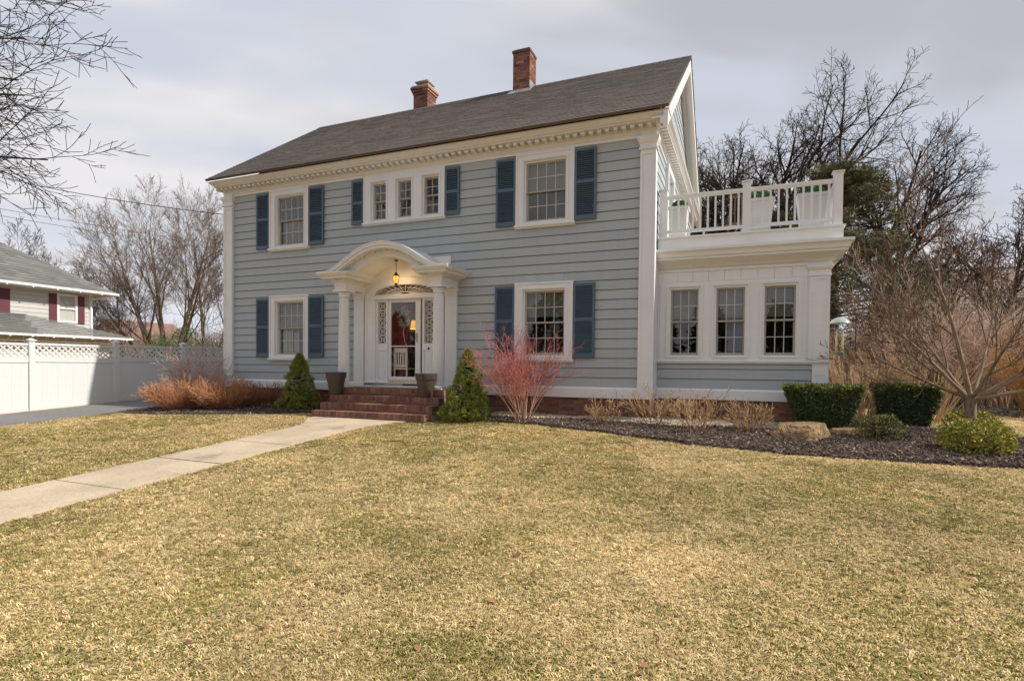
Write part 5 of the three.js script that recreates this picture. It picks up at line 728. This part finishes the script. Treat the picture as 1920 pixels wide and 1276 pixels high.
// ---- clipped yews, wider at the top
function yew(label, at, w, d, h, seed) {
  const t = thing('clipped_yew', label, 'shrub', 'clipped yews at the sunroom corner'), r = rng(seed), F = new MB(), A = new MB();
  for (let k = 0; k < 9; k++) A.tube([V(at[0] + (r() - 0.5) * 0.3, at[1] - 0.03, at[2] + (r() - 0.5) * 0.2), V(at[0] + (r() - 0.5) * w * 0.8, at[1] + h * 0.85, at[2] + (r() - 0.5) * d * 0.7)], [0.022, 0.007], 5, [0.6, 0.5, 0.42]);
  for (let k = 0; k < 15000; k++) {
    let u = r() * 2 - 1, v = r(), z = r() * 2 - 1; const q = r(); if (q < 0.3) v = 0.92 + 0.08 * r(); else if (q < 0.62) z = (r() < 0.8 ? 1 : -1) * (0.86 + 0.14 * r()); else if (q < 0.82) u = (r() < 0.5 ? -1 : 1) * (0.9 + 0.1 * r());
    const s = lerp(0.58, 1, Math.pow(v, 0.85)), rx = w / 2 * s, rz = d / 2 * s, n = 4, k2 = Math.pow(Math.pow(Math.abs(u), n) + Math.pow(Math.abs(z), n), 1 / n), f = k2 > 1 ? 1 / k2 : 1, l = 1 + 0.10 * (vn(u * 5 + 3, v * 5 + z * 4, seed) - 0.5);
    const p = V(at[0] + u * f * rx * l, at[1] + 0.05 + v * h * (1 + 0.05 * (vn(u * 6, z * 6, seed + 1) - 0.5)), at[2] + z * f * rz * l), e = rdir(r).addScaledVector(UPV, 0.45).normalize(), g = 0.55 + 0.8 * r(), young = v > 0.9 && r() < 0.55; F.leaf(p, e, rdir(r), 0.055 + 0.035 * r(), 0.016, young ? [0.25 * g, 0.27 * g, 0.05 * g] : r() < 0.28 ? [0.14 * g, 0.165 * g, 0.06 * g] : [0.055 * g, 0.09 * g, 0.03 * g]);
  }
  part('stems', A.geo(), M.bark, t); part('foliage', F.geo(), M.leaf, t);
}
yew('clipped dark yew, flat topped, in front of the sunroom corner', [14.66, gy(14.6, 0.1), 0.08], 1.26, 0.72, 0.74, 81);
yew('clipped dark yew, flat topped, standing free of the sunroom beside pale stems', [16.17, gy(16, -1), -1.0], 1.06, 0.72, 0.76, 82);

// ---- small leafy globes
function globe(name, label, at, w, h, N, cols, seed, ls) {
  const t = thing(name, label, 'shrub'), r = rng(seed), F = new MB(), A = new MB();
  for (let k = 0; k < 46; k++) { const d = rdir(r); d.y = Math.abs(d.y) * 0.8 + 0.25; A.tube([V(at[0] + (r() - 0.5) * 0.1, at[1] - 0.02, at[2] + (r() - 0.5) * 0.1), V(at[0] + d.x * w * 0.42, at[1] + 0.03 + h * 0.85 * d.y, at[2] + d.z * w * 0.42)], [0.009, 0.003], 4, [0.9, 0.65, 0.5]); }
  for (let k = 0; k < N; k++) { const d = rdir(r); d.y = d.y * 0.5 + 0.5; const l = 1 + 0.35 * (vn(d.x * 4 + 9, d.z * 4 + d.y * 3, seed) - 0.5), R = (0.72 + 0.28 * Math.sqrt(r())) * l, yy = clamp(d.y, 0.04, 1), side = Math.sqrt(Math.max(0, 1 - Math.pow(Math.abs(yy * 2 - 0.9) / 1.15, 2.2))), a = Math.atan2(d.z, d.x), p = V(at[0] + Math.cos(a) * w / 2 * side * R, at[1] + yy * h * (0.9 + 0.1 * l), at[2] + Math.sin(a) * w / 2 * side * R), g = 0.6 + 0.7 * r(), c = cols[Math.floor(r() * cols.length)]; F.leaf(p, rdir(r).addScaledVector(UPV, 0.5).normalize(), rdir(r), ls * (0.7 + 0.6 * r()), ls * 0.28, [c[0] * g, c[1] * g, c[2] * g]); }
  part('stems', A.geo(), M.bark, t); part('foliage', F.geo(), M.leaf, t);
}
const lime = [[0.40, 0.36, 0.045], [0.26, 0.27, 0.04], [0.46, 0.38, 0.07], [0.15, 0.17, 0.03]];
globe('globe_shrub', 'yellow green mounded shrub before the trunk of the ornamental tree', [16.42, gy(16.4, 1.75), 1.72], 0.9, 0.47, 5000, lime, 91, 0.05);
globe('globe_shrub', 'small yellow green shrub directly behind the trunk of the ornamental tree', [17.12, gy(17, -0.8), -0.75], 0.8, 0.38, 2200, lime, 92, 0.05);
globe('azalea_shrub', 'small sparse olive shrub between the free standing yew and the boulders', [15.42, gy(15.4, 0.85), 0.85], 0.68, 0.40, 1500, [[0.17, 0.18, 0.04], [0.26, 0.23, 0.06], [0.10, 0.12, 0.04]], 93, 0.045);

// ---- twiggy deciduous shrubs
function twigs(name, label, category, group, at, n, o, seed, leafy) {
  const t = thing(name, label, category, group), r = rng(seed), A = new MB(), B = new MB(), F = new MB();
  for (let k = 0; k < n; k++) { const a = r() * 6.283, tilt = o.tilt * Math.sqrt(r()), d = V(Math.cos(a) * Math.sin(tilt), Math.cos(tilt), Math.sin(a) * Math.sin(tilt)), rb = o.spread * Math.sqrt(r()); grow(A, B, V(at[0] + Math.cos(a) * rb, at[1] - 0.03, at[2] + Math.sin(a) * rb), d, o.len * (0.7 + 0.5 * r()), o.rad * (0.7 + 0.5 * r()), 0, o, r); }
  if (A.n) part('stems', A.geo(), M.vc, t); if (B.n) part('twigs', B.geo(), M.vc, t);
  if (leafy) { const src = B.n ? B : A; for (let k = 0; k < leafy; k++) { const i = Math.floor(r() * src.n) * 3, c = 0.6 + 0.6 * r(); F.leaf(V(src.p[i], src.p[i + 1], src.p[i + 2]), rdir(r), rdir(r), 0.03 + 0.025 * r(), 0.012, [0.42 * c, 0.26 * c, 0.12 * c]); } part('dry_leaves', F.geo(), M.leaf, t); }
}
const vcol = (a, b) => (lvl, r) => { const t = 0.75 + 0.5 * r(), k = clamp(lvl / 2.5, 0, 1); return [lerp(a[0], b[0], k) * t, lerp(a[1], b[1], k) * t, lerp(a[2], b[2], k) * t]; };
twigs('red_twig_shrub', 'bare red twig shrub in front of the lower window nearest the sunroom', 'shrub', null, [9.14, gy(9.1, 0.8), 0.80], 30, { levels: 3, kids: [5, 4, 3], ratio: [0.5, 0.5, 0.55], angle: [0.38, 0.5, 0.6], start: [0.3, 0.2, 0.2], wob: 0.16, trop: 0.08, tilt: 0.62, spread: 0.16, len: 1.32, rad: 0.010, minr: 0.0029, col: (lvl, r) => { const t = 0.75 + 0.5 * r(), k = clamp(lvl / 2.2, 0, 1); return [lerp(0.38, 0.48, k) * t, lerp(0.22, 0.15, k) * t, lerp(0.15, 0.135, k) * t]; }, thin: 0.7, taper: 0.45, trunkLevels: 1 }, 101);
const spirea = { levels: 2, kids: [6, 4], ratio: [0.5, 0.45], angle: [0.32, 0.4], start: [0.2, 0.2], wob: 0.14, trop: 0.02, tilt: 0.98, spread: 0.32, len: 0.60, rad: 0.0055, minr: 0.0032, col: vcol([0.42, 0.2, 0.1], [0.56, 0.285, 0.15]), thin: 0.75, taper: 0.6, trunkLevels: 0 };
twigs('spirea_shrub', 'dense orange twig mound nearest the driveway', 'shrub', 'orange twig mounds', [-0.05, gy(0, 1.65), 1.62], 170, spirea, 111);
twigs('spirea_shrub', 'dense orange twig mound between the driveway mound and the house corner', 'shrub', 'orange twig mounds', [1.05, gy(1, 1.25), 1.22], 190, spirea, 112);
twigs('spirea_shrub', 'small orange brown twig mound against the brick base by the lower window', 'shrub', 'orange twig mounds', [1.62, gy(1.6, 0.45), 0.5], 90, { ...spirea, len: 0.5, spread: 0.25, col: vcol([0.26, 0.12, 0.06], [0.34, 0.15, 0.08]) }, 113);
twigs('bare_shrub', 'grey pink bare shrub at the corner of the blue grey house above the orange mounds', 'shrub', null, [-0.75, gy(0, 0.5), 0.45], 30, { levels: 3, kids: [5, 4, 3], ratio: [0.5, 0.5, 0.5], angle: [0.4, 0.5, 0.6], start: [0.3, 0.2, 0.2], wob: 0.22, trop: 0.05, tilt: 0.75, spread: 0.25, len: 1.15, rad: 0.010, minr: 0.004, col: vcol([0.46, 0.35, 0.30], [0.58, 0.43, 0.39]), thin: 0.7, taper: 0.45, trunkLevels: 1 }, 121);
const hyd = { levels: 2, kids: [4, 3], ratio: [0.5, 0.5], angle: [0.5, 0.6], start: [0.35, 0.3], wob: 0.3, trop: 0.1, tilt: 0.75, spread: 0.16, len: 0.52, rad: 0.008, minr: 0.0045, col: vcol([0.42, 0.27, 0.14], [0.46, 0.29, 0.15]), thin: 0.75, taper: 0.6, trunkLevels: 1 };
[[10.77, 0.72, 'tan twiggy hydrangea nearest the red twig shrub'], [11.72, 0.66, 'tan twiggy hydrangea in front of the tall white corner pilaster'], [12.57, 0.98, 'tan twiggy hydrangea below the middle of the sunroom windows'], [13.42, 0.80, 'tan twiggy hydrangea next to the boulder']].forEach(([x, z, l], k) => twigs('hydrangea_shrub', l, 'shrub', 'tan hydrangeas along the foundation', [x, gy(x, z), z], 15 + k * 2, { ...hyd, len: 0.48 + 0.06 * (k % 3) }, 131 + k, 170));
twigs('dried_stem_clump', 'fan of straight pale dried stems behind the two yews', 'shrub', 'dried stems and grasses', [15.5, gy(15.5, -1.7), -1.7], 130, { levels: 1, kids: [2], ratio: [0.4], angle: [0.3], start: [0.5], wob: 0.07, trop: 0, tilt: 0.6, spread: 0.45, len: 1.25, rad: 0.009, minr: 0.005, col: vcol([0.46, 0.32, 0.19], [0.5, 0.36, 0.22]), thin: 0.8, taper: 0.7, trunkLevels: 1 }, 141);
twigs('dried_stem_clump', 'fan of pale dried stems right behind the free standing yew', 'shrub', 'dried stems and grasses', [16.7, gy(16.5, -2.3), -2.6], 110, { levels: 1, kids: [2], ratio: [0.4], angle: [0.3], start: [0.5], wob: 0.07, trop: 0, tilt: 0.65, spread: 0.5, len: 1.2, rad: 0.009, minr: 0.005, col: vcol([0.42, 0.29, 0.16], [0.48, 0.34, 0.2]), thin: 0.8, taper: 0.7, trunkLevels: 1 }, 142);
const tall = { levels: 1, kids: [2], ratio: [0.6], angle: [0.35], start: [0.4], wob: 0.14, trop: -0.35, tilt: 0.5, spread: 0.4, len: 1.6, rad: 0.008, minr: 0.005, col: vcol([0.42, 0.23, 0.08], [0.46, 0.27, 0.11]), thin: 0.85, taper: 0.5, trunkLevels: 1 };
twigs('ornamental_grass', 'tall rust coloured ornamental grass behind the trunk of the ornamental tree', 'grass clump', 'dried stems and grasses', [20.3, G0, -6.2], 230, tall, 143);
twigs('ornamental_grass', 'tall rust coloured ornamental grass by the right edge of the picture', 'grass clump', 'dried stems and grasses', [21.9, G0, -5.4], 240, { ...tall, len: 1.8 }, 144);
twigs('forked_sapling', 'pale forked bare sapling behind the bird feeder', 'sapling', null, [17.0, G0, -4.6], 3, { levels: 3, kids: [5, 5, 4], ratio: [0.5, 0.5, 0.5], angle: [0.5, 0.5, 0.6], start: [0.3, 0.2, 0.2], wob: 0.2, trop: 0.2, tilt: 0.25, spread: 0.1, len: 2.6, rad: 0.035, minr: 0.005, col: vcol([0.36, 0.28, 0.2], [0.36, 0.26, 0.2]), thin: 0.55, taper: 0.4, trunkLevels: 1 }, 145);

// ---- thickets of brush, too dense to count
function thicket(name, label, boxes, N, seed, cols, hs, rad) {
  const r = rng(seed), B = new MB(); for (let k = 0; k < N; k++) { const b = boxes[Math.floor(r() * boxes.length)], x = lerp(b[0], b[1], r()), z = lerp(b[2], b[3], r()), h = b[4] * (0.35 + 0.65 * r()) * (0.8 + 0.4 * vn(x * 0.5, z * 0.5, seed)), c0 = cols[Math.floor(r() * cols.length)], t = 0.7 + 0.6 * r(), c = [c0[0] * t, c0[1] * t, c0[2] * t], p = V(x, G0, z), q = V(x + (r() - 0.5) * h * 0.5, G0 + h * 0.55, z + (r() - 0.5) * h * 0.5), e = V(q.x + (r() - 0.5) * h * 0.6, G0 + h, q.z + (r() - 0.5) * h * 0.6); B.tube([p, q, e], [rad, rad * 0.7, rad * 0.3], 3, c); for (let j = 0; j < 7; j++) { const s = p.clone().lerp(q, 0.3 + 0.7 * r()).lerp(e, r() * 0.8), d = rdir(r).addScaledVector(UPV, 0.5).normalize(), l = h * (0.14 + 0.2 * r()), m = s.clone().addScaledVector(d, l); B.tube([s, m], [rad * 0.5, rad * 0.25], 3, c); } }
  single(name, B.geo(), M.vc, label, 'brush', null, 'stuff');
}
thicket('brush_thicket', 'dense reddish tan brush filling the ground behind the ornamental tree', [[18, 34, -13, -8.5, 3.0], [18.5, 32, -20, -12, 4.2], [16.2, 20, -11, -7.5, 2.6], [20, 32, -9.5, -8, 1.5]], 9500, 151, [[0.50, 0.34, 0.25], [0.56, 0.40, 0.29], [0.36, 0.23, 0.17], [0.48, 0.35, 0.28]], 1, 0.012);
thicket('brush_thicket', 'brown brush under the bare trees beyond the white fence', [[-26, -14, -22, -14, 3.6], [-40, -22, -24, -16, 5.0], [-16, -9, -20, -12, 3.2]], 2200, 152, [[0.36, 0.26, 0.2], [0.42, 0.3, 0.23], [0.28, 0.2, 0.16]], 1, 0.016);
{ // grey green ground cover strip under the brush
  const r = rng(161), F = new MB(); for (let k = 0; k < 9000; k++) { const x = lerp(17.5, 30, r()), z = lerp(-7.6, -5.2, r()) - (x - 18) * 0.05, p = V(x, G0 + r() * 0.12, z), g = 0.6 + 0.8 * r(); F.leaf(p, rdir(r).addScaledVector(UPV, 0.6).normalize(), rdir(r), 0.1, 0.035, r() < 0.6 ? [0.16 * g, 0.16 * g, 0.12 * g] : [0.24 * g, 0.17 * g, 0.11 * g]); } single('ground_cover', F.geo(), M.leaf, 'low grey green ground cover along the back of the side lawn', 'ground cover', null, 'stuff');
}
{ // evergreens across the street, mirrored in the window glass
  const r = rng(171), F = new MB(); for (let c = 0; c < 15; c++) { const cx = -22 + c * 4.6 + (r() - 0.5) * 2, cz = 40 + (r() - 0.5) * 5, hh = 7 + 5 * r(), g0 = gy(0, 40); F.tube([V(cx, g0, cz), V(cx, g0 + hh * 0.9, cz)], [0.25, 0.05], 6, [0.12, 0.09, 0.07]); for (let k = 0; k < 1500; k++) { const v = Math.pow(r(), 0.8), a = r() * 6.283, R = 2.5 * Math.pow(1 - v, 0.7) * (0.6 + 0.4 * r()) + 0.1, g = 0.6 + 0.8 * r(); F.leaf(V(cx + R * Math.cos(a), g0 + 0.2 + v * hh, cz + R * Math.sin(a)), rdir(r), rdir(r), 0.6, 0.2, [0.04 * g, 0.055 * g, 0.022 * g]); } }
  single('evergreen_belt', F.geo(), M.leaf, 'belt of dark evergreens across the street, mirrored in the windows', 'trees', null, 'stuff');
}
// ---- boulders
function boulder(label, at, sx, sy, sz, seed) { // split field stone: flat facets cut by a few planes, then roughened
  const g0 = new THREE.IcosahedronGeometry(1, 11), r = rng(seed), cuts = []; for (let k = 0; k < 26; k++) { const d = rdir(r); if (k < 3) d.set((r() - 0.5) * 0.35, 1, (r() - 0.5) * 0.35).normalize(); cuts.push([d, k < 3 ? 0.5 + 0.07 * k : 0.6 + 0.26 * r()]); }
  const g = mergeVertices(g0.deleteAttribute('normal') && g0.deleteAttribute('uv') && g0), p = g.attributes.position, uv = [];
  for (let k = 0; k < p.count; k++) { const v = V().fromBufferAttribute(p, k).normalize(); let f = 1; for (const [d, c] of cuts) { const t = v.dot(d); if (t > 0.02) f = Math.min(f, c / t); } const strata = Math.abs(((v.y * f * 5 + 1.2 * fbm(v.x * 2, v.z * 2, 2, seed)) % 1 + 1) % 1 - 0.5); f *= 1 + 0.09 * (fbm(v.x * 6 + v.y * 5 + 9, v.z * 6 - v.y * 4, 5, seed + 1) - 0.5) - 0.045 * sstep(0.12, 0, strata); p.setXYZ(k, v.x * f * sx, Math.max(-0.3, v.y * f) * sy, v.z * f * sz); uv.push(v.x * sx + v.y * 0.3, v.z * sz + v.y * sy); }
  g.setAttribute('uv', new THREE.Float32BufferAttribute(uv, 2)); const gf = g.toNonIndexed(); gf.computeVertexNormals();
  single('boulder', gf, M.stone, label, 'boulder', 'boulders in the mulch bed', null, at);
}
boulder('large flat topped tan boulder in the mulch before the nearer yew', [14.22, gy(14.2, 1.2) + 0.02, 1.15], 0.62, 0.48, 0.5, 5); boulder('low grey tan stone between the large boulder and the olive shrub', [15.0, gy(15, 0.5) + 0.02, 0.5], 0.45, 0.17, 0.3, 9);
{ // bird feeder on a pole by the sunroom corner
  const f = thing('bird_feeder', 'hanging tube bird feeder under a clear dome beside the sunroom', 'bird feeder', null, [15.24, 0, -2.33]), g = gy(15, -2.3);
  const p = new MB(); p.tube([V(0.3, g - 0.05, 0), V(0.3, 2.2, 0), V(0.24, 2.34, 0), V(0.1, 2.36, 0), V(0, 2.26, 0)], [0.012, 0.012, 0.01, 0.009, 0.007], 6); part('pole', p.geo(), M.bronze, f);
  part('dome', new THREE.LatheGeometry([[0.005, 2.18], [0.09, 2.165], [0.16, 2.12], [0.205, 2.05], [0.2, 2.045], [0.15, 2.10], [0.08, 2.15]].map(q => new THREE.Vector2(...q)), 32), std(RGB(0.42, 0.45, 0.43), { roughness: 0.25 }), f);
  const c = new MB(); c.tube([V(0, 2.17, 0), V(0, 1.93, 0)], [0.008, 0.008], 6); c.tube([V(0, 1.93, 0), V(0, 1.90, 0), V(0, 1.87, 0)], [0.02, 0.075, 0.07], 12); part('cap', c.geo(), std(RGB(0.16, 0.26, 0.22)), f);
  for (const x of [-0.05, 0.05]) { const q = new MB(); q.tube([V(x, 1.87, 0), V(x, 1.42, 0)], [0.026, 0.026], 10); part('seed_tube', q.geo(), std(RGB(0.5, 0.4, 0.24), { roughness: 0.4 }), f); } const b = new MB(); b.tube([V(0, 1.42, 0), V(0, 1.38, 0), V(0, 1.32, 0)], [0.1, 0.09, 0.02], 12); part('tray', b.geo(), std(RGB(0.16, 0.26, 0.22)), f);
}
// ------------------------------------------------------------------ grass
{
  const r = rng(777), tuft = (n, lean, len) => { const mb = new MB(); for (let k = 0; k < n; k++) { const a = r() * 6.283, R = 0.035 * Math.sqrt(r()), x = R * Math.cos(a), z = R * Math.sin(a), b = r() * 6.283, l = len * (0.6 + 0.7 * r()), h = l * (lean + 0.35 * r()), w = 0.0016 + 0.0012 * r(), dx = Math.cos(b), dz = Math.sin(b), run = Math.sqrt(Math.max(0.0001, l * l - h * h)), px = -dz * w, pz = dx * w, t = 0.75 + 0.5 * r(), c = [t, t, t], mx = x + dx * run * 0.55, mz = z + dz * run * 0.55, my = h * 0.95, k0 = mb.n;
      mb.v(x - px, -0.004, z - pz, 0, 0, c); mb.v(x + px, -0.004, z + pz, 0, 0, c); mb.v(mx - px, my, mz - pz, 0, 0, c); mb.v(mx + px, my, mz + pz, 0, 0, c); mb.v(x + dx * run, h * 0.7, z + dz * run, 0, 0, c); mb.i.push(k0, k0 + 1, k0 + 3, k0, k0 + 3, k0 + 2, k0 + 2, k0 + 3, k0 + 4); } return mb.geo(); };
  const kinds = [[tuft(19, 0.12, 0.043), 'straw'], [tuft(16, 0.32, 0.038), 'green']], mat = std(0xffffff, { vertexColors: true, roughness: 0.85, side: THREE.DoubleSide }), list = [[], []];
  const camD = V(-Math.sin(0.3913), 0, -Math.cos(0.3913)), o = new THREE.Object3D();
  let guard = 0; const want = 230000; let got = 0;
  while (got < want && guard++ < 3000000) {
    const far = r() < 0.1; let x, z; if (far) { x = lerp(14, 30, r()); z = lerp(-6, 4, r()); } else { const d = 1.15 + 15.5 * Math.pow(r(), 0.95), a = (r() - 0.5) * 2.1; const ang = 0.3913 + a; x = CAM.x - Math.sin(ang) * d; z = CAM.z - Math.cos(ang) * d; }
    const over = 0.035; if (!isLawn(x, z) && !(isLawn(x + over, z) || isLawn(x - over, z))) continue; if (vn(x * 1.3 + 60, z * 1.3, 17) > 0.83 && r() < 0.6) continue; const g = greenAt(x, z); const kind = r() < g * 0.62 ? 1 : 0; list[kind].push(x, z, g); got++;
  }
  kinds.forEach(([g, nm], k) => {
    const N = list[k].length / 3, im = new THREE.InstancedMesh(g, mat, N); for (let i = 0; i < N; i++) { const x = list[k][i * 3], z = list[k][i * 3 + 1], gr = list[k][i * 3 + 2], s = 0.8 + 0.5 * r(); o.position.set(x, gy(x, z), z); o.rotation.set((r() - 0.5) * 0.2, r() * 6.283, (r() - 0.5) * 0.2); o.scale.set(s, s * (0.7 + 0.6 * r()), s); o.updateMatrix(); im.setMatrixAt(i, o.matrix); const t = (0.86 + 0.28 * r()) * (0.8 + 0.4 * fbm(x * 1.1 + 80, z * 1.1, 3, 23)), q = r(), pale = vn(x * 0.8 + 40, z * 0.8, 7); const c = k ? (q < 0.6 ? [0.245, 0.22, 0.052] : [0.37, 0.30, 0.09]) : (q < 0.3 + 0.5 * pale ? [0.74, 0.565, 0.295] : q < 0.9 ? [0.56, 0.41, 0.18] : [0.37, 0.275, 0.11]); im.setColorAt(i, RGB(c[0] * t, c[1] * t, c[2] * t)); }
    im.name = nm + '_grass'; im.castShadow = im.receiveShadow = true; scene.add(im); tag(im, k ? 'olive green blades greening up in the lawn' : 'dry straw coloured blades matted over the lawn', 'grass', null, 'stuff');
  });
  const lf = new MB(); lf.leaf(V(0, 0, 0), V(1, 0.12, 0), V(0, 0.2, 1), 0.07, 0.022, [1, 1, 1]); const N = 90, im = new THREE.InstancedMesh(lf.geo(), std(0xffffff, { side: THREE.DoubleSide, roughness: 0.9 }), N); let k = 0; while (k < N) { const d = 2 + 9 * r(), a = 0.3913 + (r() - 0.5) * 1.7, x = CAM.x - Math.sin(a) * d, z = CAM.z - Math.cos(a) * d; if (!isLawn(x, z)) continue; o.position.set(x, gy(x, z) + 0.03, z); o.rotation.set((r() - 0.5) * 0.5, r() * 6.28, (r() - 0.5) * 0.5); const s = 0.5 + r() * 0.7; o.scale.set(s, s, s); o.updateMatrix(); im.setMatrixAt(k, o.matrix); const t = 0.6 + 0.6 * r(); im.setColorAt(k, RGB(0.26 * t, 0.13 * t, 0.06 * t)); k++; }
  im.name = 'fallen_leaves'; im.castShadow = im.receiveShadow = true; scene.add(im); tag(im, 'few dry brown leaves scattered over the lawn', 'leaves', null, 'stuff');
}
renderer.render(scene, camera);
